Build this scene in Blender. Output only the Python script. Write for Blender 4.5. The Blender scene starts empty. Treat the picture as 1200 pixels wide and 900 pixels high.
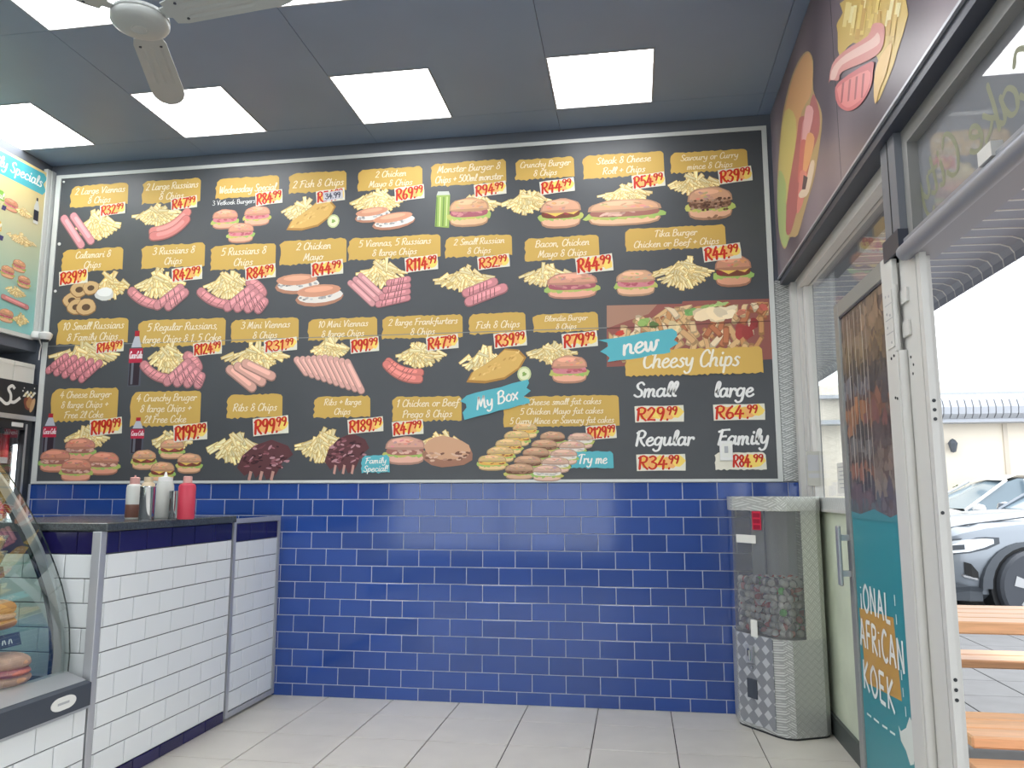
import bpy, math, random
from math import sin, cos, pi, radians
from mathutils import Vector, Matrix

SC = bpy.context.scene
COL = SC.collection
random.seed(7)

# ------------------------------------------------------------------ camera, sky, exposure
FPX, YAW, PITCH, ROLL = 914.36, -0.1563, 0.1403, -0.0005
CAMZ = 1.2594
_fw = Vector((sin(YAW) * cos(PITCH), cos(YAW) * cos(PITCH), sin(PITCH)))
_r0 = Vector((cos(YAW), -sin(YAW), 0))
_u0 = _r0.cross(_fw)
_r = _r0 * cos(ROLL) + _u0 * sin(ROLL)
_u = -_r0 * sin(ROLL) + _u0 * cos(ROLL)
cam_data = bpy.data.cameras.new('camera')
cam_data.sensor_width = 36
cam_data.lens = FPX / 1200 * 36
cam_data.clip_start = 0.05
cam_data.clip_end = 300
cam = bpy.data.objects.new('camera', cam_data)
cam.matrix_world = Matrix(((_r.x, _u.x, -_fw.x, 0), (_r.y, _u.y, -_fw.y, 0), (_r.z, _u.z, -_fw.z, CAMZ), (0, 0, 0, 1)))
COL.objects.link(cam)
SC.camera = cam

SC.view_settings.view_transform = 'Standard'
SC.view_settings.look = 'None'
SC.view_settings.gamma = 1
SC.view_settings.use_curve_mapping = False
SC.view_settings.exposure = 0.62

SKY = 1.9
PANEL = 6.8
world = bpy.data.worlds.new('overcast_sky')
SC.world = world
world.use_nodes = True
_bg = world.node_tree.nodes['Background']
_bg.inputs[0].default_value = (0.93, 0.97, 1.0, 1)
_bg.inputs[1].default_value = SKY
sun_d = bpy.data.lights.new('sun', 'SUN')
sun_d.energy = 2.6
sun_d.angle = radians(6)
sun_d.color = (1.0, 0.96, 0.9)
sun = bpy.data.objects.new('sun', sun_d)
sun.rotation_euler = Vector((-0.28, -0.30, -0.90)).to_track_quat('-Z', 'Y').to_euler()
COL.objects.link(sun)

SC.cycles.max_bounces = 8
SC.cycles.diffuse_bounces = 4
SC.cycles.glossy_bounces = 4
SC.cycles.transmission_bounces = 6
SC.cycles.transparent_max_bounces = 16
SC.cycles.caustics_reflective = False
SC.cycles.caustics_refractive = False
SC.cycles.use_denoising = True
SC.cycles.sample_clamp_indirect = 8

# where the rays of a surveyed sight line meet a vertical or level plane of the room
CAMP = Vector((0, 0, CAMZ))
def _ray(a, b): return _fw + _r * (a - 600) / FPX + _u * (450 - b) / FPX
def on_y(a, b, y): d = _ray(a, b); return CAMP + d * (y / d.y)
def on_x(a, b, x): d = _ray(a, b); return CAMP + d * (x / d.x)
def on_z(a, b, z): d = _ray(a, b); return CAMP + d * ((z - CAMZ) / d.z)

# ------------------------------------------------------------------ colours and materials
def lin(c):
    return tuple((v / 255 / 12.92) if v / 255 <= 0.04045 else ((v / 255 + 0.055) / 1.055) ** 2.4 for v in c)
def mat(name, rgb, rough=0.5, metal=0.0, spec=0.5, vary=0.0, noise=None, bump=None, coat=0.0, emit=None):
    m = bpy.data.materials.new(name)
    m.use_nodes = True
    nt = m.node_tree
    b = nt.nodes['Principled BSDF']
    c = lin(rgb)
    b.inputs['Base Color'].default_value = (*c, 1)
    b.inputs['Roughness'].default_value = rough
    b.inputs['Metallic'].default_value = metal
    b.inputs['Specular IOR Level'].default_value = spec
    if coat:
        b.inputs['Coat Weight'].default_value = coat
        b.inputs['Coat Roughness'].default_value = 0.05
    tc = nt.nodes.new('ShaderNodeTexCoord')
    if vary or noise:
        hs = nt.nodes.new('ShaderNodeHueSaturation')
        hs.inputs['Color'].default_value = (*c, 1)
        mr = nt.nodes.new('ShaderNodeMapRange')
        mr.inputs['To Min'].default_value = 1 - (vary or noise[1])
        mr.inputs['To Max'].default_value = 1 + (vary or noise[1])
        if noise:
            nz = nt.nodes.new('ShaderNodeTexNoise')
            nz.inputs['Scale'].default_value = noise[0]
            nz.inputs['Detail'].default_value = 5
            mr.inputs['From Min'].default_value = 0.3
            mr.inputs['From Max'].default_value = 0.7
            geo = nt.nodes.new('ShaderNodeNewGeometry')
            if len(noise) > 2:
                mp = nt.nodes.new('ShaderNodeMapping')
                mp.inputs['Scale'].default_value = noise[2]
                nt.links.new(geo.outputs['Position'], mp.inputs['Vector'])
                nt.links.new(mp.outputs['Vector'], nz.inputs['Vector'])
            else:
                nt.links.new(geo.outputs['Position'], nz.inputs['Vector'])
            nt.links.new(nz.outputs['Fac'], mr.inputs['Value'])
        else:
            oi = nt.nodes.new('ShaderNodeObjectInfo')
            nt.links.new(oi.outputs['Random'], mr.inputs['Value'])
        nt.links.new(mr.outputs['Result'], hs.inputs['Value'])
        nt.links.new(hs.outputs['Color'], b.inputs['Base Color'])
    if bump:
        nz = nt.nodes.new('ShaderNodeTexNoise')
        nz.inputs['Scale'].default_value = bump[0]
        nz.inputs['Detail'].default_value = 3
        bp = nt.nodes.new('ShaderNodeBump')
        bp.inputs['Strength'].default_value = bump[1]
        bp.inputs['Distance'].default_value = 0.01
        geo = nt.nodes.new('ShaderNodeNewGeometry')
        nt.links.new(geo.outputs['Position'], nz.inputs['Vector'])
        nt.links.new(nz.outputs['Fac'], bp.inputs['Height'])
        nt.links.new(bp.outputs['Normal'], b.inputs['Normal'])
    if emit:
        b.inputs['Emission Color'].default_value = (*emit[0], 1)
        b.inputs['Emission Strength'].default_value = emit[1]
    return m

def glass_mat(name, tint, reflect=1.0, rough=0.0, ior=1.5, haze=None):
    m = bpy.data.materials.new(name)
    m.use_nodes = True
    nt = m.node_tree
    nt.nodes.remove(nt.nodes['Principled BSDF'])
    out = nt.nodes['Material Output']
    tr = nt.nodes.new('ShaderNodeBsdfTransparent')
    tr.inputs[0].default_value = (*tint, 1)
    gl = nt.nodes.new('ShaderNodeBsdfGlossy')
    gl.inputs['Roughness'].default_value = rough
    gl.inputs[0].default_value = (1, 1, 1, 1)
    fr = nt.nodes.new('ShaderNodeFresnel')
    fr.inputs[0].default_value = ior
    mx = nt.nodes.new('ShaderNodeMixShader')
    mu = nt.nodes.new('ShaderNodeMath'); mu.operation = 'MULTIPLY'; mu.inputs[1].default_value = reflect
    nt.links.new(fr.outputs[0], mu.inputs[0])
    nt.links.new(mu.outputs[0], mx.inputs[0])
    base = tr.outputs[0]
    if haze:
        df = nt.nodes.new('ShaderNodeBsdfDiffuse')
        df.inputs[0].default_value = (*haze[0], 1)
        m2 = nt.nodes.new('ShaderNodeMixShader')
        m2.inputs[0].default_value = haze[1]
        nt.links.new(tr.outputs[0], m2.inputs[1]); nt.links.new(df.outputs[0], m2.inputs[2])
        base = m2.outputs[0]
    nt.links.new(base, mx.inputs[1]); nt.links.new(gl.outputs[0], mx.inputs[2])
    nt.links.new(mx.outputs[0], out.inputs[0])
    return m

def print_mat(name, rough=0.55, spec=0.35):
    m = bpy.data.materials.new(name)
    m.use_nodes = True
    nt = m.node_tree
    b = nt.nodes['Principled BSDF']
    a = nt.nodes.new('ShaderNodeAttribute')
    a.attribute_name = 'ink'
    nt.links.new(a.outputs['Color'], b.inputs['Base Color'])
    b.inputs['Roughness'].default_value = rough
    b.inputs['Specular IOR Level'].default_value = spec
    return m

def checker_mat(name, rgb_lo, rgb_hi, scale, axis, rough=0.32, ribs=True, metal=0.35):
    """aluminium tread plate: small raised lozenges lying in alternating directions"""
    m = bpy.data.materials.new(name)
    m.use_nodes = True
    nt = m.node_tree
    N, L = nt.nodes, nt.links
    b = N['Principled BSDF']
    b.inputs['Metallic'].default_value = metal
    b.inputs['Roughness'].default_value = rough
    g = N.new('ShaderNodeNewGeometry')
    sp = N.new('ShaderNodeSeparateXYZ')
    L.new(g.outputs['Position'], sp.inputs[0])
    def M(op, a, b2=None):
        n = N.new('ShaderNodeMath'); n.operation = op
        for i, v in enumerate((a, b2)):
            if v is None: continue
            if isinstance(v, (int, float)): n.inputs[i].default_value = v
            else: L.new(v, n.inputs[i])
        return n.outputs[0]
    h = M('ADD', M('MULTIPLY', sp.outputs[0], axis[0]), M('MULTIPLY', sp.outputs[1], axis[1]))
    p = M('MULTIPLY', M('ADD', h, sp.outputs[2]), scale)
    q = M('MULTIPLY', M('SUBTRACT', h, sp.outputs[2]), scale)
    # cell parity picks the direction of the group of ribs
    par = M('MODULO', M('ADD', M('FLOOR', p), M('FLOOR', q)), 2)
    par = M('GREATER_THAN', M('ABSOLUTE', par), 0.5)
    rib1 = M('SINE', M('MULTIPLY', p, 2 * pi * 3))
    rib2 = M('SINE', M('MULTIPLY', q, 2 * pi * 3))
    mixn = N.new('ShaderNodeMix'); mixn.data_type = 'FLOAT'
    L.new(par, mixn.inputs[0]); L.new(rib1, mixn.inputs[2]); L.new(rib2, mixn.inputs[3])
    rib = M('GREATER_THAN', mixn.outputs[0], 0.25)
    fp = M('ABSOLUTE', M('SUBTRACT', M('FRACT', p), 0.5))
    fq = M('ABSOLUTE', M('SUBTRACT', M('FRACT', q), 0.5))
    inside = M('LESS_THAN', M('MAXIMUM', fp, fq), 0.42)
    hh = M('MULTIPLY', rib, inside) if ribs else M('MULTIPLY', par, M('LESS_THAN', M('MAXIMUM', fp, fq), 0.40))
    mc = N.new('ShaderNodeMix'); mc.data_type = 'RGBA'
    L.new(hh, mc.inputs[0])
    mc.inputs[6].default_value = (*lin(rgb_lo), 1)
    mc.inputs[7].default_value = (*lin(rgb_hi), 1)
    L.new(mc.outputs[2], b.inputs['Base Color'])
    bp = N.new('ShaderNodeBump')
    bp.inputs['Strength'].default_value = 0.5
    bp.inputs['Distance'].default_value = 0.003
    L.new(hh, bp.inputs['Height'])
    L.new(bp.outputs['Normal'], b.inputs['Normal'])
    return m

MT = dict(
    board=mat('board_vinyl', (76, 79, 83), 0.42, spec=0.4, noise=(3, 0.05)),
    plaster=mat('dark_plaster', (98, 104, 114), 0.7),
    plain=mat('pale_plaster', (190, 190, 186), 0.8),
    ceil=mat('ceiling_paint', (128, 146, 172), 0.42, spec=0.4, noise=(2.0, 0.04)),
    blue=mat('blue_glaze', (42, 74, 146), 0.09, spec=0.6, vary=0.10),
    navy=mat('navy_glaze', (32, 28, 80), 0.12, spec=0.5, vary=0.12),
    white=mat('white_glaze', (226, 230, 232), 0.12, spec=0.5, vary=0.015),
    grout=mat('pale_grout', (190, 195, 210), 0.8),
    dgrout=mat('grey_grout', (92, 96, 100), 0.8),
    floor=mat('floor_ceramic', (205, 200, 190), 0.28, spec=0.45, noise=(5, 0.05)),
    fgrout=mat('floor_grout', (58, 52, 46), 0.9),
    alu=mat('brushed_aluminium', (190, 192, 195), 0.38, metal=0.7),
    alum=mat('satin_trim', (186, 188, 193), 0.38, metal=0.45),
    wframe=mat('white_powder_coat', (205, 204, 200), 0.4),
    wtrim=mat('white_trim', (205, 208, 205), 0.45),
    bronze=mat('dark_bronze', (58, 62, 74), 0.4),
    granite=mat('dark_granite', (66, 72, 74), 0.22, noise=(160, 0.55)),
    black=mat('black_plastic', (40, 43, 48), 0.45),
    slate=mat('slate_plastic', (64, 70, 80), 0.45),
    chrome=mat('chrome', (210, 212, 215), 0.12, metal=1.0),
    fanw=mat('fan_enamel', (180, 184, 182), 0.35),
    wplas=mat('white_plastic', (225, 225, 222), 0.4),
    lightp=mat('light_diffuser', (255, 255, 255), 0.5, emit=((0.97, 0.985, 1.0), PANEL)),
    led=mat('led_strip', (255, 255, 255), 0.5, emit=((0.9, 0.93, 1.0), 3.0)),
    rim=mat('panel_rim', (170, 172, 176), 0.5),
    glass=glass_mat('clear_glass', (0.97, 0.985, 0.98), 0.35),
    cglass=glass_mat('case_glass', (0.88, 0.95, 0.92), 0.22),
    edge=mat('glass_edge', (25, 40, 40), 0.2),
    tglass=glass_mat('dusty_transom_glass', (0.55, 0.58, 0.62), 1.0, haze=((0.42, 0.43, 0.46), 0.55)),
    plexi=glass_mat('smoky_plexiglass', (0.86, 0.87, 0.88), 1.0, haze=((0.50, 0.51, 0.52), 0.22)),
    ink=print_mat('printed_ink'),
    inkg=print_mat('glossy_print', 0.35, 0.5),
    plate=checker_mat('tread_plate', (160, 162, 160), (208, 210, 208), 26, (0.62, 0.62), metal=0.2),
    plateside=checker_mat('tread_plate_side', (176, 178, 172), (214, 216, 210), 22, (0.9, 0.45), metal=0.12),
    platew=checker_mat('tread_plate_band', (196, 198, 196), (226, 228, 226), 24, (0.4, 0.92), metal=0.1),
    platey=checker_mat('tread_plate_pillar', (150, 152, 150), (205, 206, 204), 24, (0.4, 0.92)),
    pave=mat('pavement', (112, 114, 118), 0.8, noise=(6, 0.08)),
    asph=mat('car_park', (140, 140, 142), 0.9),
    cream=mat('cream_render', (238, 228, 212), 0.9),
    zinc=mat('zinc_sheet', (176, 180, 188), 0.5, metal=0.2),
    soffit=mat('soffit_sheet', (150, 153, 165), 0.5),
    wood=mat('varnished_pine', (224, 170, 128), 0.4, noise=(9, 0.14, (0.6, 8, 8))),
    woodd=mat('dark_leg_steel', (70, 66, 64), 0.5),
    silver=mat('silver_car_paint', (142, 150, 160), 0.28, metal=0.35, coat=0.6),
    carw=mat('white_car_paint', (225, 226, 228), 0.3, coat=0.5),
    cardark=mat('grey_cladding', (84, 90, 98), 0.6),
    carglass=mat('car_glass', (118, 136, 148), 0.08, spec=0.7),
    tyre=mat('tyre_rubber', (78, 82, 90), 0.8),
    lamp=mat('headlamp_glass', (222, 228, 234), 0.1, metal=0.3),
    leaf=mat('leaf', (120, 140, 80), 0.6),
    rubber=mat('skirting_vinyl', (72, 78, 76), 0.5),
    red=mat('red_can', (190, 22, 36), 0.3, metal=0.2),
    paper=mat('paper', (225, 225, 218), 0.8),
    crust=mat('golden_crust', (196, 132, 70), 0.55, noise=(30, 0.18)),
    bread=mat('pale_bread', (196, 150, 120), 0.6, noise=(35, 0.16)),
    ham=mat('ham', (176, 104, 92), 0.5, noise=(40, 0.2)),
    noodle=mat('yellow_salad', (206, 168, 88), 0.6, noise=(60, 0.2)),
    tub=glass_mat('clear_tub', (0.93, 0.93, 0.9), 0.9, haze=((0.8, 0.8, 0.75), 0.12)),
    bottlew=mat('milky_plastic', (206, 208, 202), 0.35),
    sauceb=mat('brown_sauce', (120, 82, 70), 0.4),
    saucer=mat('red_sauce', (196, 62, 82), 0.35),
    pinkcap=mat('pink_cap', (208, 158, 150), 0.4),
    tancap=mat('tan_cap', (200, 180, 150), 0.4),
    mat_m=mat('tray_black', (20, 22, 26), 0.5),
)

# ------------------------------------------------------------------ mesh builder
class MB:
    def __init__(s): s.v = []; s.f = []; s.c = []; s.m = []
    def add(s, vs, fs, c=None, mi=0):
        o = len(s.v); s.v += [tuple(v) for v in vs]
        for f in fs: s.f.append([o + i for i in f]); s.c.append(c); s.m.append(mi)
        return s
    def box(s, a, b, ch=0.0, mi=0):
        x0, y0, z0 = [min(p, q) for p, q in zip(a, b)]; x1, y1, z1 = [max(p, q) for p, q in zip(a, b)]
        if ch <= 0:
            v = [(x0, y0, z0), (x1, y0, z0), (x1, y1, z0), (x0, y1, z0), (x0, y0, z1), (x1, y0, z1), (x1, y1, z1), (x0, y1, z1)]
            return s.add(v, [(0, 3, 2, 1), (4, 5, 6, 7), (0, 1, 5, 4), (1, 2, 6, 5), (2, 3, 7, 6), (3, 0, 4, 7)], None, mi)
        ch = min(ch, (x1 - x0) * .45, (y1 - y0) * .45, (z1 - z0) * .45)
        v = []; X = (x0, x1); Y = (y0, y1); Z = (z0, z1)
        idx = {}
        for i in (0, 1):
            for j in (0, 1):
                for k in (0, 1):
                    dx = ch * (1 - 2 * i); dy = ch * (1 - 2 * j); dz = ch * (1 - 2 * k)
                    idx[i, j, k] = len(v)
                    v += [(X[i], Y[j] + dy, Z[k] + dz), (X[i] + dx, Y[j], Z[k] + dz), (X[i] + dx, Y[j] + dy, Z[k])]
        g = lambda i, j, k, n: idx[i, j, k] + n
        F = []
        for i in (0, 1): F.append([g(i, 0, 0, 0), g(i, 1, 0, 0), g(i, 1, 1, 0), g(i, 0, 1, 0)][::(1 if i else -1)])
        for j in (0, 1): F.append([g(0, j, 0, 1), g(1, j, 0, 1), g(1, j, 1, 1), g(0, j, 1, 1)][::(-1 if j else 1)])
        for k in (0, 1): F.append([g(0, 0, k, 2), g(1, 0, k, 2), g(1, 1, k, 2), g(0, 1, k, 2)][::(1 if k else -1)])
        for a_, b_ in ((0, 0), (0, 1), (1, 0), (1, 1)):
            F.append([g(0, a_, b_, 1), g(1, a_, b_, 1), g(1, a_, b_, 2), g(0, a_, b_, 2)])
            F.append([g(a_, 0, b_, 0), g(a_, 1, b_, 0), g(a_, 1, b_, 2), g(a_, 0, b_, 2)])
            F.append([g(a_, b_, 0, 0), g(a_, b_, 1, 0), g(a_, b_, 1, 1), g(a_, b_, 0, 1)])
        for i in (0, 1):
            for j in (0, 1):
                for k in (0, 1): F.append([g(i, j, k, 0), g(i, j, k, 1), g(i, j, k, 2)])
        return s.add(v, F, None, mi)
    def cyl(s, p, q, r, r2=None, n=12, mi=0):
        p = Vector(p); q = Vector(q); r2 = r if r2 is None else r2
        d = (q - p).normalized()
        a = d.orthogonal().normalized(); b = d.cross(a)
        v = []
        for i in range(n):
            w = a * cos(2 * pi * i / n) + b * sin(2 * pi * i / n)
            v += [p + w * r, q + w * r2]
        F = [(2 * i, 2 * ((i + 1) % n), 2 * ((i + 1) % n) + 1, 2 * i + 1) for i in range(n)]
        F += [[2 * i for i in range(n)][::-1], [2 * i + 1 for i in range(n)]]
        return s.add(v, F, None, mi)
    def tube(s, pts, r, n=8, mi=0):
        pts = [Vector(p) for p in pts]
        v = []; a = None
        for i, p in enumerate(pts):
            d = (pts[min(i + 1, len(pts) - 1)] - pts[max(i - 1, 0)]).normalized()
            a = d.orthogonal().normalized() if a is None else (a - d * a.dot(d)).normalized()
            b = d.cross(a)
            v += [p + (a * cos(2 * pi * k / n) + b * sin(2 * pi * k / n)) * r for k in range(n)]
        F = []
        for i in range(len(pts) - 1):
            for k in range(n): F.append((i * n + k, i * n + (k + 1) % n, (i + 1) * n + (k + 1) % n, (i + 1) * n + k))
        F += [list(range(n))[::-1], [(len(pts) - 1) * n + k for k in range(n)]]
        return s.add(v, F, None, mi)
    def lathe(s, prof, c=(0, 0, 0), n=20, mi=0, sx=1, sy=1):
        v = []
        for r, z in prof:
            for k in range(n): v.append((c[0] + sx * r * cos(2 * pi * k / n), c[1] + sy * r * sin(2 * pi * k / n), c[2] + z))
        F = []
        for i in range(len(prof) - 1):
            for k in range(n): F.append((i * n + k, i * n + (k + 1) % n, (i + 1) * n + (k + 1) % n, (i + 1) * n + k))
        if prof[0][0] > 1e-6: F.append(list(range(n))[::-1])
        if prof[-1][0] > 1e-6: F.append([(len(prof) - 1) * n + k for k in range(n)])
        return s.add(v, F, None, mi)
    def prism(s, pts, f0, f1, mi=0):
        """pts in 2-D, f0/f1 map a 2-D point to the two end faces"""
        n = len(pts)
        v = [f0(*p) for p in pts] + [f1(*p) for p in pts]
        F = [list(range(n))[::-1], [n + i for i in range(n)]] + [(i, (i + 1) % n, n + (i + 1) % n, n + i) for i in range(n)]
        return s.add(v, F, None, mi)
    def sheet(s, rows, mi=0):
        o = []; n = len(rows[0])
        v = [p for r in rows for p in r]
        F = [(i * n + k, i * n + k + 1, (i + 1) * n + k + 1, (i + 1) * n + k) for i in range(len(rows) - 1) for k in range(n - 1)]
        return s.add(v, F, None, mi)
    def data(s, name, mats, shift=None, smooth=False):
        me = bpy.data.meshes.new(name)
        v = s.v
        if shift is not None: v = [(p[0] - shift[0], p[1] - shift[1], p[2] - shift[2]) for p in v]
        me.from_pydata(v, [], s.f)
        if not isinstance(mats, (list, tuple)): mats = [mats]
        for m in mats: me.materials.append(m)
        if len(mats) > 1: me.polygons.foreach_set('material_index', s.m)
        if any(c is not None for c in s.c):
            at = me.color_attributes.new('ink', 'FLOAT_COLOR', 'CORNER')
            buf = []
            for f, c in zip(s.f, s.c): buf += list((*(c or (0.5, 0.5, 0.5)), 1.0)) * len(f)
            at.data.foreach_set('color', buf)
        if smooth: me.polygons.foreach_set('use_smooth', [True] * len(me.polygons))
        me.validate(); me.update()
        return me

def autosmooth(o, ang=40):
    me = o.data
    me.polygons.foreach_set('use_smooth', [True] * len(me.polygons))
    try: me.set_sharp_from_angle(angle=radians(ang))
    except Exception: pass
    return o
def link(name, me, parent=None, loc=None):
    o = bpy.data.objects.new(name, me); COL.objects.link(o)
    if parent: o.parent = parent
    if loc: o.location = loc
    return o
def tag(o, label, cat, group=None):
    o['label'] = label; o['category'] = cat
    if group: o['group'] = group
    return o
ROOTLOC = {}
def thing(name, label, cat, loc=(0, 0, 0), group=None):
    o = bpy.data.objects.new(name, None); COL.objects.link(o); o.location = loc
    o.empty_display_size = 0.1
    tag(o, label, cat, group); ROOTLOC[o.name] = tuple(loc)
    return o
def part(name, mb, m, parent, smooth=False, label=None):
    """world-coordinate mesh hung under a thing or under a part of one"""
    r = parent
    while r.parent: r = r.parent
    sh = ROOTLOC.get(r.name, (0, 0, 0))
    o = link(name, mb.data(name, m, sh), parent)
    if smooth: autosmooth(o)
    if label: o['label'] = label
    return o
def struct(name, mb=None, m=None, parent=None, smooth=False):
    o = link(name, mb.data(name, m) if mb else None, parent)
    if parent is None: o['kind'] = 'structure'
    if smooth: autosmooth(o)
    return o
def single(name, mb, m, label, cat, loc, group=None, smooth=False):
    o = link(name, mb.data(name, m, loc), None, loc)
    if smooth: autosmooth(o)
    return tag(o, label, cat, group)
def copy_tree(o, parent=None):
    c = o.copy(); COL.objects.link(c)
    if parent: c.parent = parent
    for ch in list(o.children): copy_tree(ch, c)
    return c

# pieces that share one mesh per size
_tc = {}
def tile(parent, w, h, loc, face, m, t=0.008, gap=0.0, name='tile', ch=0.0015):
    """face 'y-': seen from -y, 'x+': seen from +x, 'z+': from above, 'z-': from below"""
    key = (round(w, 4), round(h, 4), face, m.name, t)
    if key not in _tc:
        b = MB(); w2, h2 = (w - gap) / 2, (h - gap) / 2
        o, i = (w2, h2), (w2 - ch * 1.5, h2 - ch * 1.5)
        pts = [(-o[0], -o[1]), (o[0], -o[1]), (o[0], o[1]), (-o[0], o[1])]
        pin = [(-i[0], -i[1]), (i[0], -i[1]), (i[0], i[1]), (-i[0], i[1])]
        mp = {'y-': lambda a, b_, d: (a, -d, b_), 'x+': lambda a, b_, d: (d, a, b_), 'z+': lambda a, b_, d: (a, b_, d), 'z-': lambda a, b_, d: (-a, b_, -d)}[face]
        v = [mp(*p, 0) for p in pts] + [mp(*p, t - ch) for p in pts] + [mp(*p, t) for p in pin]
        F = [(0, 3, 2, 1)] + [(k, (k + 1) % 4, 4 + (k + 1) % 4, 4 + k) for k in range(4)] + [(4 + k, 4 + (k + 1) % 4, 8 + (k + 1) % 4, 8 + k) for k in range(4)] + [(8, 9, 10, 11)]
        b.add(v, F)
        _tc[key] = b.data(name, m)
    return link(name, _tc[key], parent, loc)

def tile_grid(parent, u0, u1, rows, put, pitch, start, m, gap=0.004):
    """rows: (z0, z1, offset, material); cut tiles at both ends"""
    for z0, z1, off, mm in rows:
        k = math.floor((u0 - (start + off * pitch)) / pitch)
        while True:
            a = start + (k + off) * pitch; b = a + pitch; k += 1
            if a >= u1 - 1e-6: break
            a2, b2 = max(a, u0), min(b, u1)
            if b2 - a2 < 0.012: continue
            put((a2 + b2) / 2, (z0 + z1) / 2, b2 - a2 - gap, z1 - z0 - gap, mm or m)

# ------------------------------------------------------------------ the room
YW = 4.880      # back wall
XR = 1.0        # shopfront glass line
XB = 0.90       # face of the bulkhead over the shopfront
ZC = 3.654
XC = -2.30      # counter front
XL = -4.17

# floor: ceramic tiles over a bed
fl = struct('floor', MB().box((-5.0, -2.6, -0.12), (XR + 0.06, YW + 0.1, -0.006)), MT['fgrout'])
PF = 0.4216
FX0, FY0 = -1.9367, YW - 0.335
for i in range(-8, 8):
    for j in range(-1, 18):
        xa, xb = FX0 + i * PF, FX0 + (i + 1) * PF
        yb, ya = FY0 - j * PF, FY0 - (j + 1) * PF
        xa, xb, yb, ya = max(xa, -4.9), min(xb, XR + 0.03), min(yb, YW - 0.002), max(ya, -2.5)
        if xb - xa < 0.02 or yb - ya < 0.02: continue
        tile(fl, xb - xa - 0.0055, yb - ya - 0.0055, ((xa + xb) / 2, (ya + yb) / 2, -0.006), 'z+', MT['floor'], t=0.006, ch=0.001)

# back wall with blue brick-bond tiles
wb = struct('wall_back', MB().box((-5.0, YW, -0.1), (XR + 0.1, YW + 0.12, ZC + 0.1)), MT['plaster'])
gr = struct('grout_bed', MB().box((XL, YW - 0.0062, 0.0), (0.958, YW + 0.01, 1.331)), MT['grout'], wb)
PV = 0.1046; ZT = 1.2265
rows = []
for j in range(12):
    z1 = ZT + PV - j * PV
    rows.append((z1 - PV, z1, 0.0 if j % 2 == 0 else 0.5, None))
rows.append((0.0, ZT - 11 * PV, 0.04, None))
def put_back(u, z, w, h, m): tile(wb, w, h, (u, YW - 0.002, z), 'y-', m)
vis = [(r, (XL + 0.02 if r[0] > 0.95 else -2.42)) for r in rows]
for r, u0 in vis:
    tile_grid(wb, u0, 0.955, [r], put_back, 0.205, -2.3882, MT['blue'], 0.0055)

# left wall: the upper part stands forward over the drinks fridge
wl = struct('wall_left', MB().box((-5.0, -2.6, 2.26), (XL - 0.03, YW, ZC + 0.05)).box((-5.1, -2.6, -0.1), (-4.92, YW, 2.26)), MT['plaster'])
# rear wall, behind the camera, with a shop window
wr = struct('wall_rear', MB().box((-5.0, -2.62, -0.1), (XR + 0.1, -2.5, 0.35)).box((-5.0, -2.62, 2.5), (XR + 0.1, -2.5, ZC + 0.05))
       .box((-5.0, -2.62, 0.35), (-3.9, -2.5, 2.5)).box((-0.3, -2.62, 0.35), (XR + 0.1, -2.5, 2.5)), MT['plain'])
w3 = struct('window_3', MB().box((-3.9, -2.58, 0.35), (-0.3, -2.55, 0.41)).box((-3.9, -2.58, 2.44), (-0.3, -2.55, 2.5))
       .box((-3.9, -2.58, 0.41), (-3.84, -2.55, 2.44)).box((-0.36, -2.58, 0.41), (-0.3, -2.55, 2.44)).box((-2.13, -2.58, 0.41), (-2.07, -2.55, 2.44)), MT['wframe'])
struct('pane', MB().box((-3.84, -2.568, 0.41), (-0.36, -2.562, 2.44)), MT['glass'], w3)

# right wall: bulkhead over the shopfront, pillar, lower bits
wR = struct('wall_right', MB().box((XB, -2.6, 2.565), (XR + 0.25, YW, ZC + 0.05)).box((0.95, -2.6, -0.1), (XR + 0.12, -1.9, 2.565)), MT['plaster'])
# ceiling
ce = struct('ceiling', MB().box((-5.0, -2.6, ZC + 0.012), (XR + 0.25, YW + 0.1, ZC + 0.12)), MT['bronze'])
LX = [-4.2339 + 1.2632 * k for k in range(4)]
LY0, PY = 4.000, 1.25          # front row of lamps spans LY0..LY0+0.6
for k in range(-1, 5):
    xa = LX[0] + 1.2632 * k; xb = xa + 1.2632
    for j in range(-1, 6):
        y1 = LY0 + 0.6 - j * PY; y0 = y1 - PY
        ca, cb = max(xa, -4.92), min(xb, 0.898)
        d0, d1 = max(y0, -2.5), min(y1, YW)
        if cb - ca < 0.03 or d1 - d0 < 0.03: continue
        b = MB(); zt_, zb_ = ZC + 0.012, ZC
        lamp_here = 0 <= k <= 3 and 0 <= j
        if lamp_here:
            cut = (xa + 0.6, y1 - 0.6)
            g = 0.0015
            pts = [(ca + g, d0 + g), (cb - g, d0 + g), (cb - g, d1 - g), (cut[0], d1 - g), (cut[0], cut[1]), (ca + g, cut[1])]
            if d0 >= cut[1]: continue
        else:
            g = 0.0015
            pts = [(ca + g, d0 + g), (cb - g, d0 + g), (cb - g, d1 - g), (ca + g, d1 - g)]
        b.prism(pts, lambda x, y: (x, y, zb_), lambda x, y: (x, y, zt_))
        struct('ceiling_panel', b, MT['ceil'], ce)

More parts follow.
